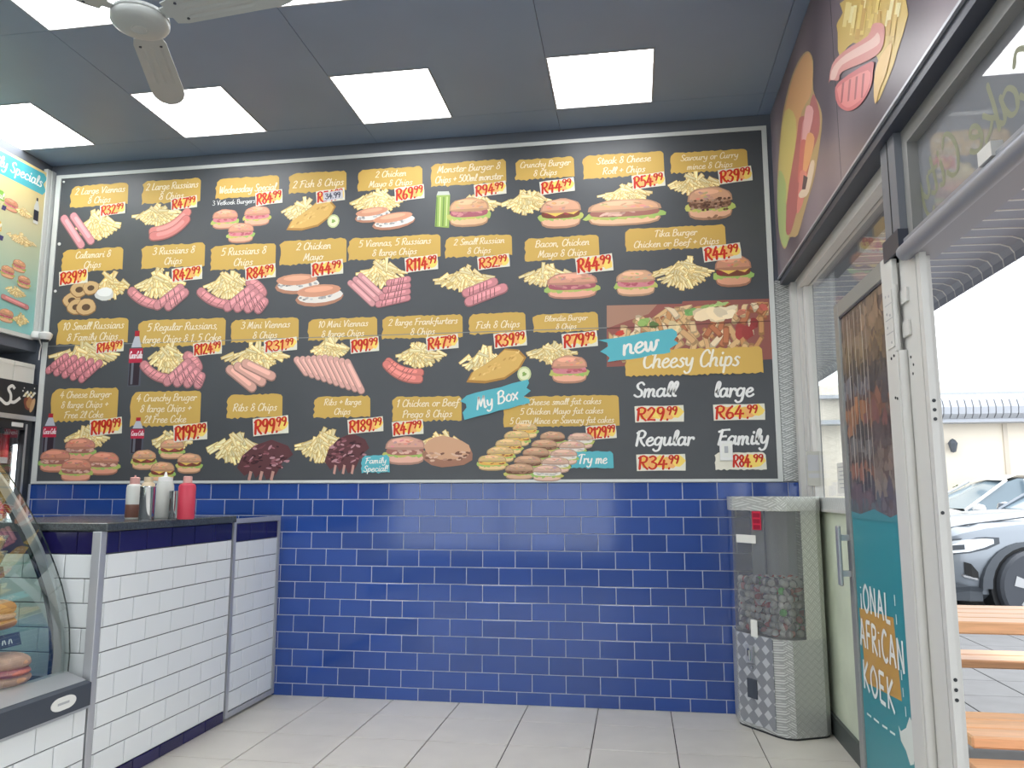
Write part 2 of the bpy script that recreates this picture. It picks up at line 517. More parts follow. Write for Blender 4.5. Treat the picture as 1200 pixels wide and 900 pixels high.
# back-to-front: aluminium cap and skirting of the shopfront
w1 = struct('window_1', MB().box((0.975, 3.0, 2.47), (1.045, 4.70, 2.53)).box((0.975, 3.0, 2.53), (1.045, YW, 2.565))
       .box((0.952, 4.80, 0.0), (0.985, 4.868, 2.565)).box((0.985, 4.72, 0.0), (1.045, 4.80, 2.53)).box((1.0, 4.67, 0.0), (1.045, 4.72, 2.47))
       .box((0.995, 3.0, 1.165), (1.045, 4.67, 1.178)), MT['wframe'])
struct('jamb_groove', MB().box((0.9838, 4.797, 0.0), (0.9865, 4.80, 2.53)).box((0.9985, 4.717, 0.0), (1.001, 4.72, 2.47)), MT['rim'], w1)
struct('pane', MB().box((1.022, 3.0, 1.24), (1.028, 4.67, 2.47)), MT['glass'], w1)
struct('pillar_cladding', MB().box((0.868, 4.862, 1.335), (0.951, YW - 0.001, 2.56)), MT['platey'], w1)
struct('cladding_band', MB().box((1.0, 3.0, 1.178), (1.045, 4.67, 1.24)), MT['platew'], w1)
struct('head_channel', MB().box((0.902, -1.9, 2.53), (0.974, YW, 2.563)), MT['bronze'], w1)
struct('lower_panel', MB().box((1.018, 3.0, 0.10), (1.03, 4.67, 1.165)), mat('mottled_green_vinyl', (216, 224, 202), 0.35, noise=(2.6, 0.14)), w1)
struct('baseboard_right', MB().box((1.0, 3.0, 0.0), (1.045, 4.67, 0.10)), MT['rubber'])
# doorway: post, jamb, transom
d1_ = struct('door_1', MB().box((0.952, 2.745, 0.0), (1.0, 2.90, 2.12)).box((0.97, 2.90, 0.0), (1.03, 3.0, 2.5)), MT['wframe'])
struct('jamb_strip', MB().box((0.950, 2.700, 0.0), (0.972, 2.733, 2.07)), MT['wframe'], d1_)
struct('gap_strip', MB().box((0.962, 2.733, 0.0), (0.972, 2.745, 2.07)), MT['black'], d1_)
struct('post_upper', MB().box((0.93, 2.80, 2.10), (1.03, 2.955, 2.53)), mat('bronze_post', (112, 116, 124), 0.4), d1_)
struct('post_seam', MB().box((0.928, 2.872, 2.10), (0.931, 2.878, 2.53)), MT['black'], d1_)
struct('post_bracket', MB().box((0.92, 2.795, 2.10), (1.03, 2.965, 2.175)), MT['bronze'], d1_)
struct('door_head', MB().box((0.935, 1.25, 2.06), (1.03, 2.79, 2.135)).cyl((0.935, 1.25, 2.085), (0.935, 2.79, 2.085), 0.028, n=12), mat('greyed_aluminium', (150, 152, 160), 0.4, metal=0.3), d1_, True)
struct('transom_frame', MB().box((0.955, 1.25, 2.47), (1.03, 2.80, 2.53)).box((0.955, 2.75, 2.135), (1.03, 2.80, 2.47)).box((0.955, 1.25, 2.135), (1.03, 1.3, 2.47)), mat('worn_transom_frame', (136, 136, 134), 0.5), d1_)
struct('transom_pane', MB().box((0.99, 1.3, 2.13), (0.996, 2.75, 2.47)), MT['tglass'], d1_)
struct('door_catch', MB().box((0.925, 2.08, 2.125), (0.955, 2.16, 2.165)), MT['wframe'], d1_)
for zz, yy in ((0.69, .962), (0.66, .962), (0.63, .962), (1.56, .962), (1.53, .962), (1.50, .962), (1.20, .962)):
    struct('lock_hole', MB().cyl((yy, 2.6985, zz), (yy, 2.701, zz), 0.006, n=8), MT['black'], d1_)
# the shopfront nearer than the camera
w2 = struct('window_2', MB().box((0.955, -1.9, 0.0), (1.03, 1.25, 0.1)).box((0.955, -1.9, 2.47), (1.03, 1.25, 2.53)).box((0.955, 1.17, 0.1), (1.03, 1.25, 2.47))
        .box((0.955, -1.9, 0.1), (1.03, -1.82, 2.47)).box((0.955, -0.36, 0.1), (1.03, -0.28, 2.47)), MT['wframe'])
struct('pane', MB().box((0.99, -1.82, 0.1), (0.996, 1.17, 2.47)), MT['glass'], w2)

# ------------------------------------------------------------------ ceiling lamps
def lamp_panel(x, y, label, grp=None):
    t = thing('ceiling_light', label, 'ceiling light', (x + 0.3, y + 0.3, ZC), grp)
    f = MB()
    for a, b in (((0, 0), (0.6, 0.012)), ((0, 0.588), (0.6, 0.6)), ((0, 0.012), (0.012, 0.588)), ((0.588, 0.012), (0.6, 0.588))):
        f.box((x + a[0] + 0.002, y + a[1] + 0.002, ZC - 0.004), (x + b[0] - 0.002, y + b[1] - 0.002, ZC + 0.010))
    part('rim', f, MT['rim'], t)
    part('diffuser', MB().box((x + 0.012, y + 0.012, ZC - 0.001), (x + 0.588, y + 0.588, ZC + 0.010)), MT['lightp'], t)
    return t
names_front = ['square ceiling light above the teal specials board, leftmost in the row by the menu wall',
               'square white ceiling light partly hidden by the lowest fan blade',
               'square ceiling light over the middle of the menu board, row nearest the menu wall',
               'square white ceiling light at the right end of the row nearest the menu wall']
names_mid = ['far left ceiling light of the second row from the menu wall, out past the fan',
             'square ceiling light behind the fan hub at the top left corner',
             'ceiling light just right of the fan blade at the top edge',
             'rightmost ceiling light of the second row from the menu wall']
for j in range(5):
    for k in range(4):
        lb = names_front[k] if j == 0 else names_mid[k] if j == 1 else 'square white ceiling light behind the viewer'
        lamp_panel(LX[k] + 0.0, LY0 - j * PY, lb, 'square ceiling lights' if j < 2 else 'ceiling lights behind the viewer')

# ------------------------------------------------------------------ ceiling fan
def fan():
    cx, cy, cz = -1.895, 2.59, 3.075
    t = thing('ceiling_fan', 'off-white three-blade ceiling fan hanging at the upper left', 'fan', (cx, cy, cz))
    b = MB().lathe([(a_ * .80, b_ * .72) for a_, b_ in [(0, 0), (0.03, 0.0), (0.034, 0.004), (0.036, 0.004), (0.04, 0.001), (0.10, 0.008), (0.128, 0.022), (0.136, 0.036), (0.137, 0.05), (0.131, 0.054), (0.131, 0.062), (0.137, 0.066), (0.132, 0.085), (0.11, 0.10), (0.05, 0.112), (0.04, 0.13), (0.026, 0.15), (0, 0.15)]], (cx, cy, cz), 36)
    part('motor_housing', b, MT['fanw'], t, True)
    part('downrod', MB().cyl((cx, cy, cz + 0.14), (cx, cy, ZC - 0.06), 0.013, n=14), MT['chrome'], t, True)
    part('canopy', MB().lathe([(0.02, -0.10), (0.05, -0.085), (0.065, -0.03), (0.065, 0)], (cx, cy, ZC), 24), MT['fanw'], t, True)
    tip = Vector((-2.14 - cx, 3.18 - cy, 0)); a0 = math.atan2(tip.y, tip.x)
    R = tip.length + 0.06
    for k in range(3):
        a = a0 + 2 * pi * k / 3
        d = Vector((cos(a), sin(a), 0)); s = Vector((-sin(a), cos(a), 0))
        def P(u, w, z=0.0): return Vector((cx, cy, cz + 0.045)) + d * u + s * w + Vector((0, 0, z - w * 0.16))
        # blade: ribbed sheet with a rounded tip
        rowsU = []; rowsD = []
        n = 26
        for i in range(n + 1):
            u = 0.135 + (R - 0.135) * i / n
            hw = 0.060 + 0.012 * (u / R)
            if i > n - 6: hw *= math.sqrt(max(0.0, 1 - ((i - (n - 6)) / 6.2) ** 2))
            if i < 2: hw *= 0.86 + 0.07 * i
            ru, rd = [], []
            for j in range(13):
                w = -hw + 2 * hw * j / 12
                rib = 0.0028 if (j in (3, 6, 9) and 3 < i < 17) else 0
                ru.append(P(u, w, 0.003 + rib)); rd.append(P(u, w, -0.001 + rib))
            rowsU.append(ru); rowsD.append(rd)
        b = MB().sheet(rowsU).sheet([r[::-1] for r in rowsD])
        for side in (0, -1):
            for i in range(n):
                b.add([rowsU[i][side], rowsU[i + 1][side], rowsD[i + 1][side], rowsD[i][side]], [(0, 1, 2, 3)])
        b.add([*rowsU[-1], *rowsD[-1][::-1]], [list(range(26))])
        b.add([*rowsU[0], *rowsD[0][::-1]], [list(range(26))])
        bl = part('blade', b, MT['fanw'], t, False)
        arm = MB()
        arm.prism([(0.085, -0.02), (0.14, -0.03), (0.20, -0.052), (0.215, -0.04), (0.205, 0.0), (0.215, 0.04), (0.20, 0.052), (0.14, 0.03), (0.085, 0.02)],
                  lambda u, w: P(u, w, 0.004), lambda u, w: P(u, w, 0.009))
        part('blade_bracket', arm, MT['fanw'], t)
        for w in (-0.04, 0.04):
            part('screw', MB().cyl(P(0.195, w, -0.004), P(0.195, w, 0.0), 0.006, n=8), MT['bronze'], bl)
fan()

# ------------------------------------------------------------------ serving counter
ct = thing('serving_counter', 'white brick-tiled counter with navy tile bands and dark granite top', 'counter', (-2.75, 3.7, 0))
YE = 3.145
part('carcass', MB().box((-3.2, YE + 0.012, 0), (XC - 0.010, 4.258, 1.098)), MT['dgrout'], ct)
part('worktop', MB().box((-3.25, YE - 0.012, 1.100), (XC + 0.022, 4.262, 1.136), 0.004), MT['granite'], ct)
part('corner_trim', MB().box((XC - 0.038, YE - 0.022, 0.0), (XC + 0.004, YE + 0.018, 1.099), 0.002), MT['alum'], ct)
def put_front(root):
    def f(u, z, w, h, m):
        o = tile(root, w, h, (XC - 0.006 - ROOTLOC[root.name][0], u - ROOTLOC[root.name][1], z), 'x+', m, t=0.007)
    return f
crow = [(0.0, 0.062, 0.35, MT['navy'])]
for i in range(9): crow.append((0.062 + i * 0.1042, 0.062 + (i + 1) * 0.1042, 0.5 * (i % 2), None))
crow.append((1.0, 1.098, 0.35, MT['navy']))
tile_grid(ct, YE + 0.022, 4.257, crow, put_front(ct), 0.205, 2.975, MT['white'], 0.0048)
def put_end(u, z, w, h, m):
    tile(ct, w, h, (u - ROOTLOC[ct.name][0], YE + 0.008 - ROOTLOC[ct.name][1], z), 'y-', m, t=0.007)
erow = [(0.479 - 0.105, 0.479, 0.0, None)] + [(0.479 + i * 0.1042, 0.479 + (i + 1) * 0.1042, 0.5 * (i % 2), None) for i in range(5)] + [(1.0, 1.098, 0.25, MT['navy'])]
tile_grid(ct, -3.2, XC - 0.038, erow, put_end, 0.205, -3.30, MT['white'], 0.004)

gt = thing('counter_gate', 'narrow white-tiled gate in a metal frame between counter and menu wall', 'gate', (XC - 0.03, 4.55, 0))
g0, g1 = 4.266, 4.866
part('frame', MB().box((XC - 0.03, g0, 0.015), (XC + 0.006, g0 + 0.028, 1.118)).box((XC - 0.03, g1 - 0.028, 0.015), (XC + 0.006, g1, 1.118))
     .box((XC - 0.03, g0 + 0.028, 1.092), (XC + 0.006, g1 - 0.028, 1.118)).box((XC - 0.03, g0 + 0.028, 0.015), (XC + 0.006, g1 - 0.028, 0.045)), MT['alum'], gt)
part('backing', MB().box((XC - 0.028, g0 + 0.028, 0.045), (XC - 0.008, g1 - 0.028, 1.092)), MT['dgrout'], gt)
grow = []
for i in range(9): grow.append((0.047 + i * 0.1042, 0.047 + (i + 1) * 0.1042, 0.5 * (i % 2) + 0.2, None))
grow.append((0.985, 1.09, 0.35, MT['navy']))
tile_grid(gt, g0 + 0.03, g1 - 0.03, grow, put_front(gt), 0.205, 4.2, MT['white'], 0.0048)

pl = thing('tiled_plinth', 'low white-tiled plinth carrying the glass display case', 'plinth', (-2.75, 2.2, 0))
part('core', MB().box((-3.2, 1.35, 0), (XC - 0.010, YE - 0.026, 0.372)), MT['dgrout'], pl)
prow = [(0.0, 0.062, 0.35, MT['navy'])] + [(0.062 + i * 0.1042, min(0.062 + (i + 1) * 0.1042, 0.371), 0.5 * (i % 2), None) for i in range(3)]
tile_grid(pl, 1.36, YE - 0.03, prow, put_front(pl), 0.205, 1.40, MT['white'], 0.0048)
part('trim_strip', MB().box((XC - 0.012, 1.35, 0.372), (XC + 0.008, YE - 0.026, 0.386)), MT['alum'], pl)

# ------------------------------------------------------------------ curved glass display case
dc = thing('display_case', 'refrigerated food display case with curved glass beside the counter', 'display case', (-2.8, 2.3, 0.387))
D0, D1 = 1.45, 3.105
part('base', MB().prism([(-3.2, 0.387), (-2.278, 0.387), (-2.278, 0.478), (-2.30, 0.486), (-3.2, 0.486)], lambda x, z: (x, D0, z), lambda x, z: (x, D1, z)), MT['slate'], dc)
part('front_ledge', MB().prism([(-2.42, 0.487), (-2.302, 0.487), (-2.40, 0.520), (-2.42, 0.520)], lambda x, z: (x, D0, z), lambda x, z: (x, D1, z)), MT['alu'], dc)
part('deck', MB().box((-3.15, D0 + 0.02, 0.488), (-2.425, D1 - 0.02, 0.50)), MT['alu'], dc)
part('deck_mat', MB().box((-3.10, D0 + 0.03, 0.501), (-2.45, D1 - 0.05, 0.507)), MT['mat_m'], dc)
part('back_panel', MB().box((-3.19, D0, 0.487), (-3.16, D1, 1.42)), MT['slate'], dc)
prof = [(-2.392, 0.508), (-2.391, 0.60), (-2.402, 0.70), (-2.424, 0.79), (-2.452, 0.87), (-2.49, 0.95), (-2.536, 1.037), (-2.585, 1.115), (-2.633, 1.183), (-2.682, 1.25), (-2.732, 1.315), (-2.80, 1.388), (-2.88, 1.43), (-3.0, 1.455), (-3.16, 1.46)]
def off(pr, d):
    o = []
    for i, p in enumerate(pr):
        a = Vector(pr[max(i - 1, 0)]); b_ = Vector(pr[min(i + 1, len(pr) - 1)])
        t_ = (b_ - a).normalized(); o.append((p[0] + t_.y * d, p[1] - t_.x * d))
    return o
inn = off(prof, -0.006)
b = MB()
b.sheet([[(p[0], y, p[1]) for p in prof] for y in (D0, D1)])
part('curved_glass', b, MT['cglass'], dc, True)
part('glass_edge', MB().prism(off(prof, 0.001) + off(prof, -0.004)[::-1], lambda x, z: (x, D1 - 0.0005, z), lambda x, z: (x, D1 + 0.003, z)), MT['edge'], dc)
o1, o2 = off(prof, -0.014), off(prof, -0.052)
part('end_trim', MB().prism(o1 + o2[::-1], lambda x, z: (x, D1 - 0.030, z), lambda x, z: (x, D1 - 0.012, z)), MT['alu'], dc)
o3, o4 = off(prof, -0.058), off(prof, -0.070)
part('gasket', MB().prism(o3 + o4[::-1], lambda x, z: (x, D1 - 0.034, z), lambda x, z: (x, D1 - 0.016, z)), MT['edge'], dc)
b = MB(); ep = off(prof, -0.05)
b.add([(p[0], D1 - 0.02, p[1]) for p in ep] + [(-3.16, D1 - 0.02, 0.508)], [list(range(len(ep) + 1))])
part('end_glass', b, MT['cglass'], dc)
part('glass_shelf', MB().box((-3.12, D0 + 0.03, 0.968), (-2.56, D1 - 0.06, 0.974)), MT['cglass'], dc)
part('glass_shelf', MB().box((-3.12, D0 + 0.03, 0.712), (-2.46, D1 - 0.06, 0.718)), MT['cglass'], dc)
part('badge', MB().prism([(2.80 + 0.052 * cos(a * pi / 12) + (0.018 if cos(a * pi / 12) > 0 else -0.018), 0.434 + 0.026 * sin(a * pi / 12)) for a in range(24)], lambda y, z: (-2.2785, y + 0.145, z), lambda y, z: (-2.2755, y + 0.145, z)), MT['wplas'], dc, label='small white oval maker badge')
part('badge_lettering', MB().box((-2.2754, 2.91, 0.430), (-2.2750, 2.975, 0.439)), MT['rim'], dc)

# food in the case
def tub(x, y, z, label):
    t = thing('salad_tub', label, 'food tub', (x, y, z), 'clear tubs of yellow salad')
    part('tub', MB().lathe([(0.045, 0.0), (0.062, 0.045), (0.066, 0.055), (0.068, 0.056), (0.0645, 0.058), (0.05, 0.0585), (0, 0.0585)], (x, y, z), 20), MT['tub'], t, True)
    rnd = random.Random(int(z * 1000))
    part('filling', MB().lathe([(0, 0.003), (0.042, 0.004), (0.057, 0.04), (0.04, 0.05), (0.0, 0.053)], (x, y, z), 16), MT['noodle'], t, True)
tub(-2.585, 2.84, 0.975, 'lower clear tub of yellow salad on the upper glass shelf')
tub(-2.585, 2.84, 1.036, 'clear tub of yellow salad stacked on another on the glass shelf')
def pastry(x, y, z, L, W, H, yaw, m, fill, label, name='filled_roll'):
    t = thing(name, label, 'bread roll', (x, y, z))
    rnd = random.Random(int(x * 977 + y * 31 + z * 7))
    def blob(z0, h, sc, tw):
        rws = []
        for i in range(13):
            v = i / 12 * pi; rw = []
            for k in range(20):
                a = 2 * pi * k / 20
                rr = sin(v) ** 0.7 * (1 + 0.03 * sin(3 * a + tw) + 0.02 * sin(7 * a + tw * 2))
                lx, ly = cos(a) * rr * L * sc / 2, sin(a) * rr * W * sc / 2
                rw.append((x + lx * cos(yaw) - ly * sin(yaw), y + lx * sin(yaw) + ly * cos(yaw), z0 + h * (0.5 - 0.5 * cos(v))))
            rw.append(rw[0]); rws.append(rw)
        return MB().sheet(rws)
    part('bottom_half', blob(z, H * 0.5, 1.0, 1), m, t, True)
    part('filling', blob(z + H * 0.30, H * 0.34, 1.03, 5), fill, t, True)
    part('top_half', blob(z + H * 0.45, H * 0.56, 0.97, 2), m, t, True)
pastry(-2.56, 2.86, 0.719, 0.17, 0.15, 0.12, 0.6, MT['crust'], MT['bread'], 'golden filled roll on the lower glass shelf')
pastry(-2.49, 2.84, 0.508, 0.22, 0.20, 0.13, 0.8, MT['bread'], MT['ham'], 'large pale roll with ham on the deck of the display case')
pastry(-2.56, 2.60, 0.508, 0.22, 0.18, 0.12, 0.7, MT['bread'], MT['ham'], 'second pale ham roll on the deck, nearer the left edge')
def price_card(x, y, z, w, h, label):
    t = thing('price_card', label, 'price card', (x, y, z))
    part('card', MB().prism([(-w, 0), (w, 0), (w, h), (-w, h)], lambda a, c: (x - 0.002 - c * 0.3, y + a, z + c), lambda a, c: (x + 0.002 - c * 0.3, y + a, z + c)), MT['slate'], t)
    b = MB()
    for k in range(7):
        a0 = y - w * 0.8 + k * w * 0.2
        b.prism([(a0, 0.25 * h), (a0 + w * 0.06, 0.25 * h), (a0 + w * (0.14 if k % 2 else 0.02), 0.6 * h), (a0 + w * (0.08 if k % 2 else -0.03), 0.6 * h)], lambda a, c: (x + 0.0022 - c * 0.3, a, z + c), lambda a, c: (x + 0.0028 - c * 0.3, a, z + c))
    part('chalk_lettering', b, MT['paper'], t)
price_card(-2.535, 2.82, 0.925, 0.06, 0.045, 'dark price card clipped to the upper glass shelf')
price_card(-2.435, 2.80, 0.668, 0.08, 0.048, 'dark price card clipped to the lower glass shelf')

# ------------------------------------------------------------------ bottles and cups on the counter
ZT_ = 1.1365
def squeeze(px, top, bot, x0w, kind, label, dist_y):
    """bottle standing on the worktop under sight line (px, bot)"""
    p = on_z(px, bot, ZT_); p = on_y(px, bot, dist_y)
    x, y = p.x, dist_y
    H = on_y(px, top, dist_y).z - ZT_
    r = abs(on_y(px + x0w / 2, bot, dist_y).x - on_y(px, bot, dist_y).x)
    t = thing('squeeze_bottle', label, 'sauce bottle', (x, y, ZT_), 'squeeze bottles on the counter')
    c = (x, y, ZT_)
    if kind == 'brown':
        part('body', MB().lathe([(r * .92, 0.0), (r, 0.006), (r, H * .34), (r, H * .72), (r * .9, H * .77), (r * .6, H * .80), (0, H * .80)], c, 20), MT['bottlew'], t, True)
        part('sauce', MB().lathe([(r * .93, 0.003), (r * 1.01, 0.008), (r * 1.01, H * .33)], c, 20), MT['sauceb'], t, True)
        part('cap', MB().lathe([(r * .62, H * .78), (r * .64, H * .94), (r * .55, H * .95), (r * .13, H * .96), (r * .1, H), (0, H)], c, 16), MT['pinkcap'], t, True)
    elif kind == 'red':
        part('body', MB().lathe([(r * .92, 0.0), (r, 0.006), (r, H * .74), (r * .9, H * .80), (r * .55, H * .84), (0, H * .84)], c, 20), MT['saucer'], t, True)
        part('cap', MB().lathe([(r * .52, H * .83), (r * .52, H * .985), (r * .4, H), (0, H)], c, 16), MT['pinkcap'], t, True)
    else:
        part('body', MB().lathe([(r * .95, 0.0), (r * 1.02, 0.006), (r * .9, H * .55), (r * .86, H * .70), (r * .7, H * .80), (0, H * .80)], c, 20), MT['bottlew'], t, True)
        part('cap', MB().lathe([(r * .72, H * .79), (r * .7, H * .88), (r * .2, H * .90), (r * .08, H), (0, H)], c, 16), MT['wplas'], t, True)
squeeze(155.5, 557, 606, 16, 'brown', 'squeeze bottle with pink cap and brown sauce in its lower third', 3.66)
squeeze(191.5, 553, 604, 21, 'white', 'milky white squeeze bottle with a thin nozzle standing between metal cups', 3.80)
squeeze(217.5, 558, 608, 18, 'red', 'red sauce squeeze bottle, rightmost on the counter', 3.66)
def cup(px, top, bot, wpx, dist_y, label, lid):
    p = on_y(px, bot, dist_y); x, y = p.x, dist_y
    H = on_y(px, top, dist_y).z - ZT_
    r = abs(on_y(px + wpx / 2, bot, dist_y).x - p.x)
    t = thing('metal_cup', label, 'metal cup', (x, y, ZT_), 'shiny metal cups on the counter')
    part('cup', MB().lathe([(r * .96, 0.0), (r, 0.004), (r, H * .76), (r * 1.02, H * .77), (r * .95, H * .78), (r * .9, H * .77), (0, H * .76)], (x, y, ZT_), 24), MT['chrome'], t, True)
    if lid:
        part('bottle_neck', MB().lathe([(r * .9, H * .77), (r * .82, H * .84), (r * .58, H * .88), (r * .58, H), (0, H)], (x, y, ZT_), 18), MT['tancap'], t, True, 'tan screw cap of the bottle inside')
cup(171.3, 559, 609, 16, 3.54, 'shiny metal cup holding a tan-capped bottle, leftmost of the two', True)
cup(203.0, 566, 605, 11, 3.78, 'shiny metal cup half hidden behind the red sauce bottle', False)

# ------------------------------------------------------------------ drinks fridge and what stands on it
fr = thing('drinks_fridge', 'dark upright drinks fridge with glass door and lit header in the left corner', 'fridge', (-4.5, 4.3, 0))
FXf = -4.20
part('cabinet', MB().box((-4.85, 3.72, 0.0), (-4.82, 4.86, 2.02)).box((-4.82, 4.83, 0.0), (FXf, 4.86, 2.02)).box((-4.82, 3.72, 0.0), (FXf, 3.75, 2.02))
     .box((-4.82, 3.75, 0.0), (FXf, 4.83, 0.12)).box((-4.82, 3.75, 1.80), (FXf, 4.83, 2.02)), MT['black'], fr)
hd = part('header', MB().box((FXf, 3.72, 1.80), (FXf + 0.05, 4.86, 2.025)), MT['black'], fr)
part('header_trim', MB().box((FXf, 3.72, 1.765), (FXf + 0.058, 4.86, 1.798)), MT['alum'], fr)
b = MB()
part('door_frame', b.box((FXf, 3.74, 0.12), (FXf + 0.045, 4.845, 0.18)).box((FXf, 3.74, 1.70), (FXf + 0.045, 4.845, 1.762)).box((FXf, 4.80, 0.18), (FXf + 0.045, 4.845, 1.70)).box((FXf, 3.74, 0.18), (FXf + 0.045, 3.785, 1.70)), MT['black'], fr)
part('door_edge', MB().box((FXf + 0.045, 4.785, 0.14), (FXf + 0.05, 4.80, 1.74)), MT['alu'], fr)
part('door_badge', MB().box((FXf + 0.046, 4.66, 1.715), (FXf + 0.052, 4.76, 1.745), 0.002), MT['wplas'], fr)
part('door_glass', MB().box((FXf + 0.02, 3.785, 0.18), (FXf + 0.026, 4.80, 1.70)), MT['glass'], fr)
part('led_strip', MB().box((FXf - 0.03, 4.782, 0.2), (FXf - 0.012, 4.797, 1.60)), MT['led'], fr)
for z in (0.35, 0.72, 1.10, 1.48):
    s_ = MB()
    for k in range(14): s_.box((-4.80 + k * 0.042, 3.76, z), (-4.792 + k * 0.042, 4.75, z + 0.008))
    s_.box((FXf - 0.05, 3.76, z - 0.01), (FXf - 0.04, 4.75, z + 0.03))
    part('wire_shelf', s_, MT['wtrim'], fr)
canm = MB().lathe([(0, 0), (0.026, 0.0), (0.032, 0.008), (0.032, 0.168), (0.026, 0.180), (0.027, 0.184), (0, 0.182)], n=16).data('can', [MT['red']], None, True)
n_ = 0
for k in range(9):
    for z in (1.49, 1.11):
        o = link('drink_can', canm, None, (FXf - 0.10, 4.775 - k * 0.07, z))
        tag(o, 'tall red drinks can on the %s shelf of the fridge' % ('top' if z > 1.2 else 'second'), 'drinks can', 'red cans on the %s fridge shelf' % ('top' if z > 1.2 else 'second'))
for i, (ya, yb, lb) in enumerate(((4.66, 4.845, 'white carton on top of the fridge, nearest the corner'), (4.47, 4.655, 'white carton on top of the fridge, second from the corner'), (4.2, 4.465, 'longer white carton on top of the fridge'))):
    c_ = thing('carton', lb, 'box', (FXf - 0.1, (ya + yb) / 2, 2.0251), 'white cartons on the fridge')
    part('box', MB().box((FXf - 0.22, ya, 2.0252), (FXf + 0.03, yb, 2.165), 0.003), mat('white_card', (214, 214, 206), 0.7) if i == 0 else bpy.data.materials['white_card'], c_)
    part('lid_flap', MB().box((FXf + 0.0302, ya + 0.004, 2.135), (FXf + 0.033, yb - 0.004, 2.163)), bpy.data.materials['white_card'], c_)
# security camera in the corner under the specials board
sc_ = thing('security_camera', 'small white dome camera in the corner under the specials board', 'camera', (-4.13, 4.84, 2.36))
part('mount', MB().lathe([(0, 0.045), (0.035, 0.045), (0.042, 0.02), (0.036, 0.0), (0, 0)], (-4.135, 4.80, 2.345), 18), MT['wplas'], sc_, True)
part('body', MB().lathe([(0, 0.0), (0.03, 0.006), (0.042, 0.03), (0.044, 0.05), (0.03, 0.062), (0, 0.064)], (-4.07, 4.80, 2.325), 20), MT['wplas'], sc_, True)
part('lens', MB().lathe([(0, -0.012), (0.02, -0.008), (0.03, 0.006), (0, 0.01)], (-4.065, 4.79, 2.325), 18), MT['black'], sc_, True)
part('cable', MB().tube([(-4.12, 4.80, 2.345), (-4.115, 4.82, 2.30), (-4.14, 4.84, 2.26), (-4.15, 4.85, 2.20)], 0.004), MT['wplas'], sc_)

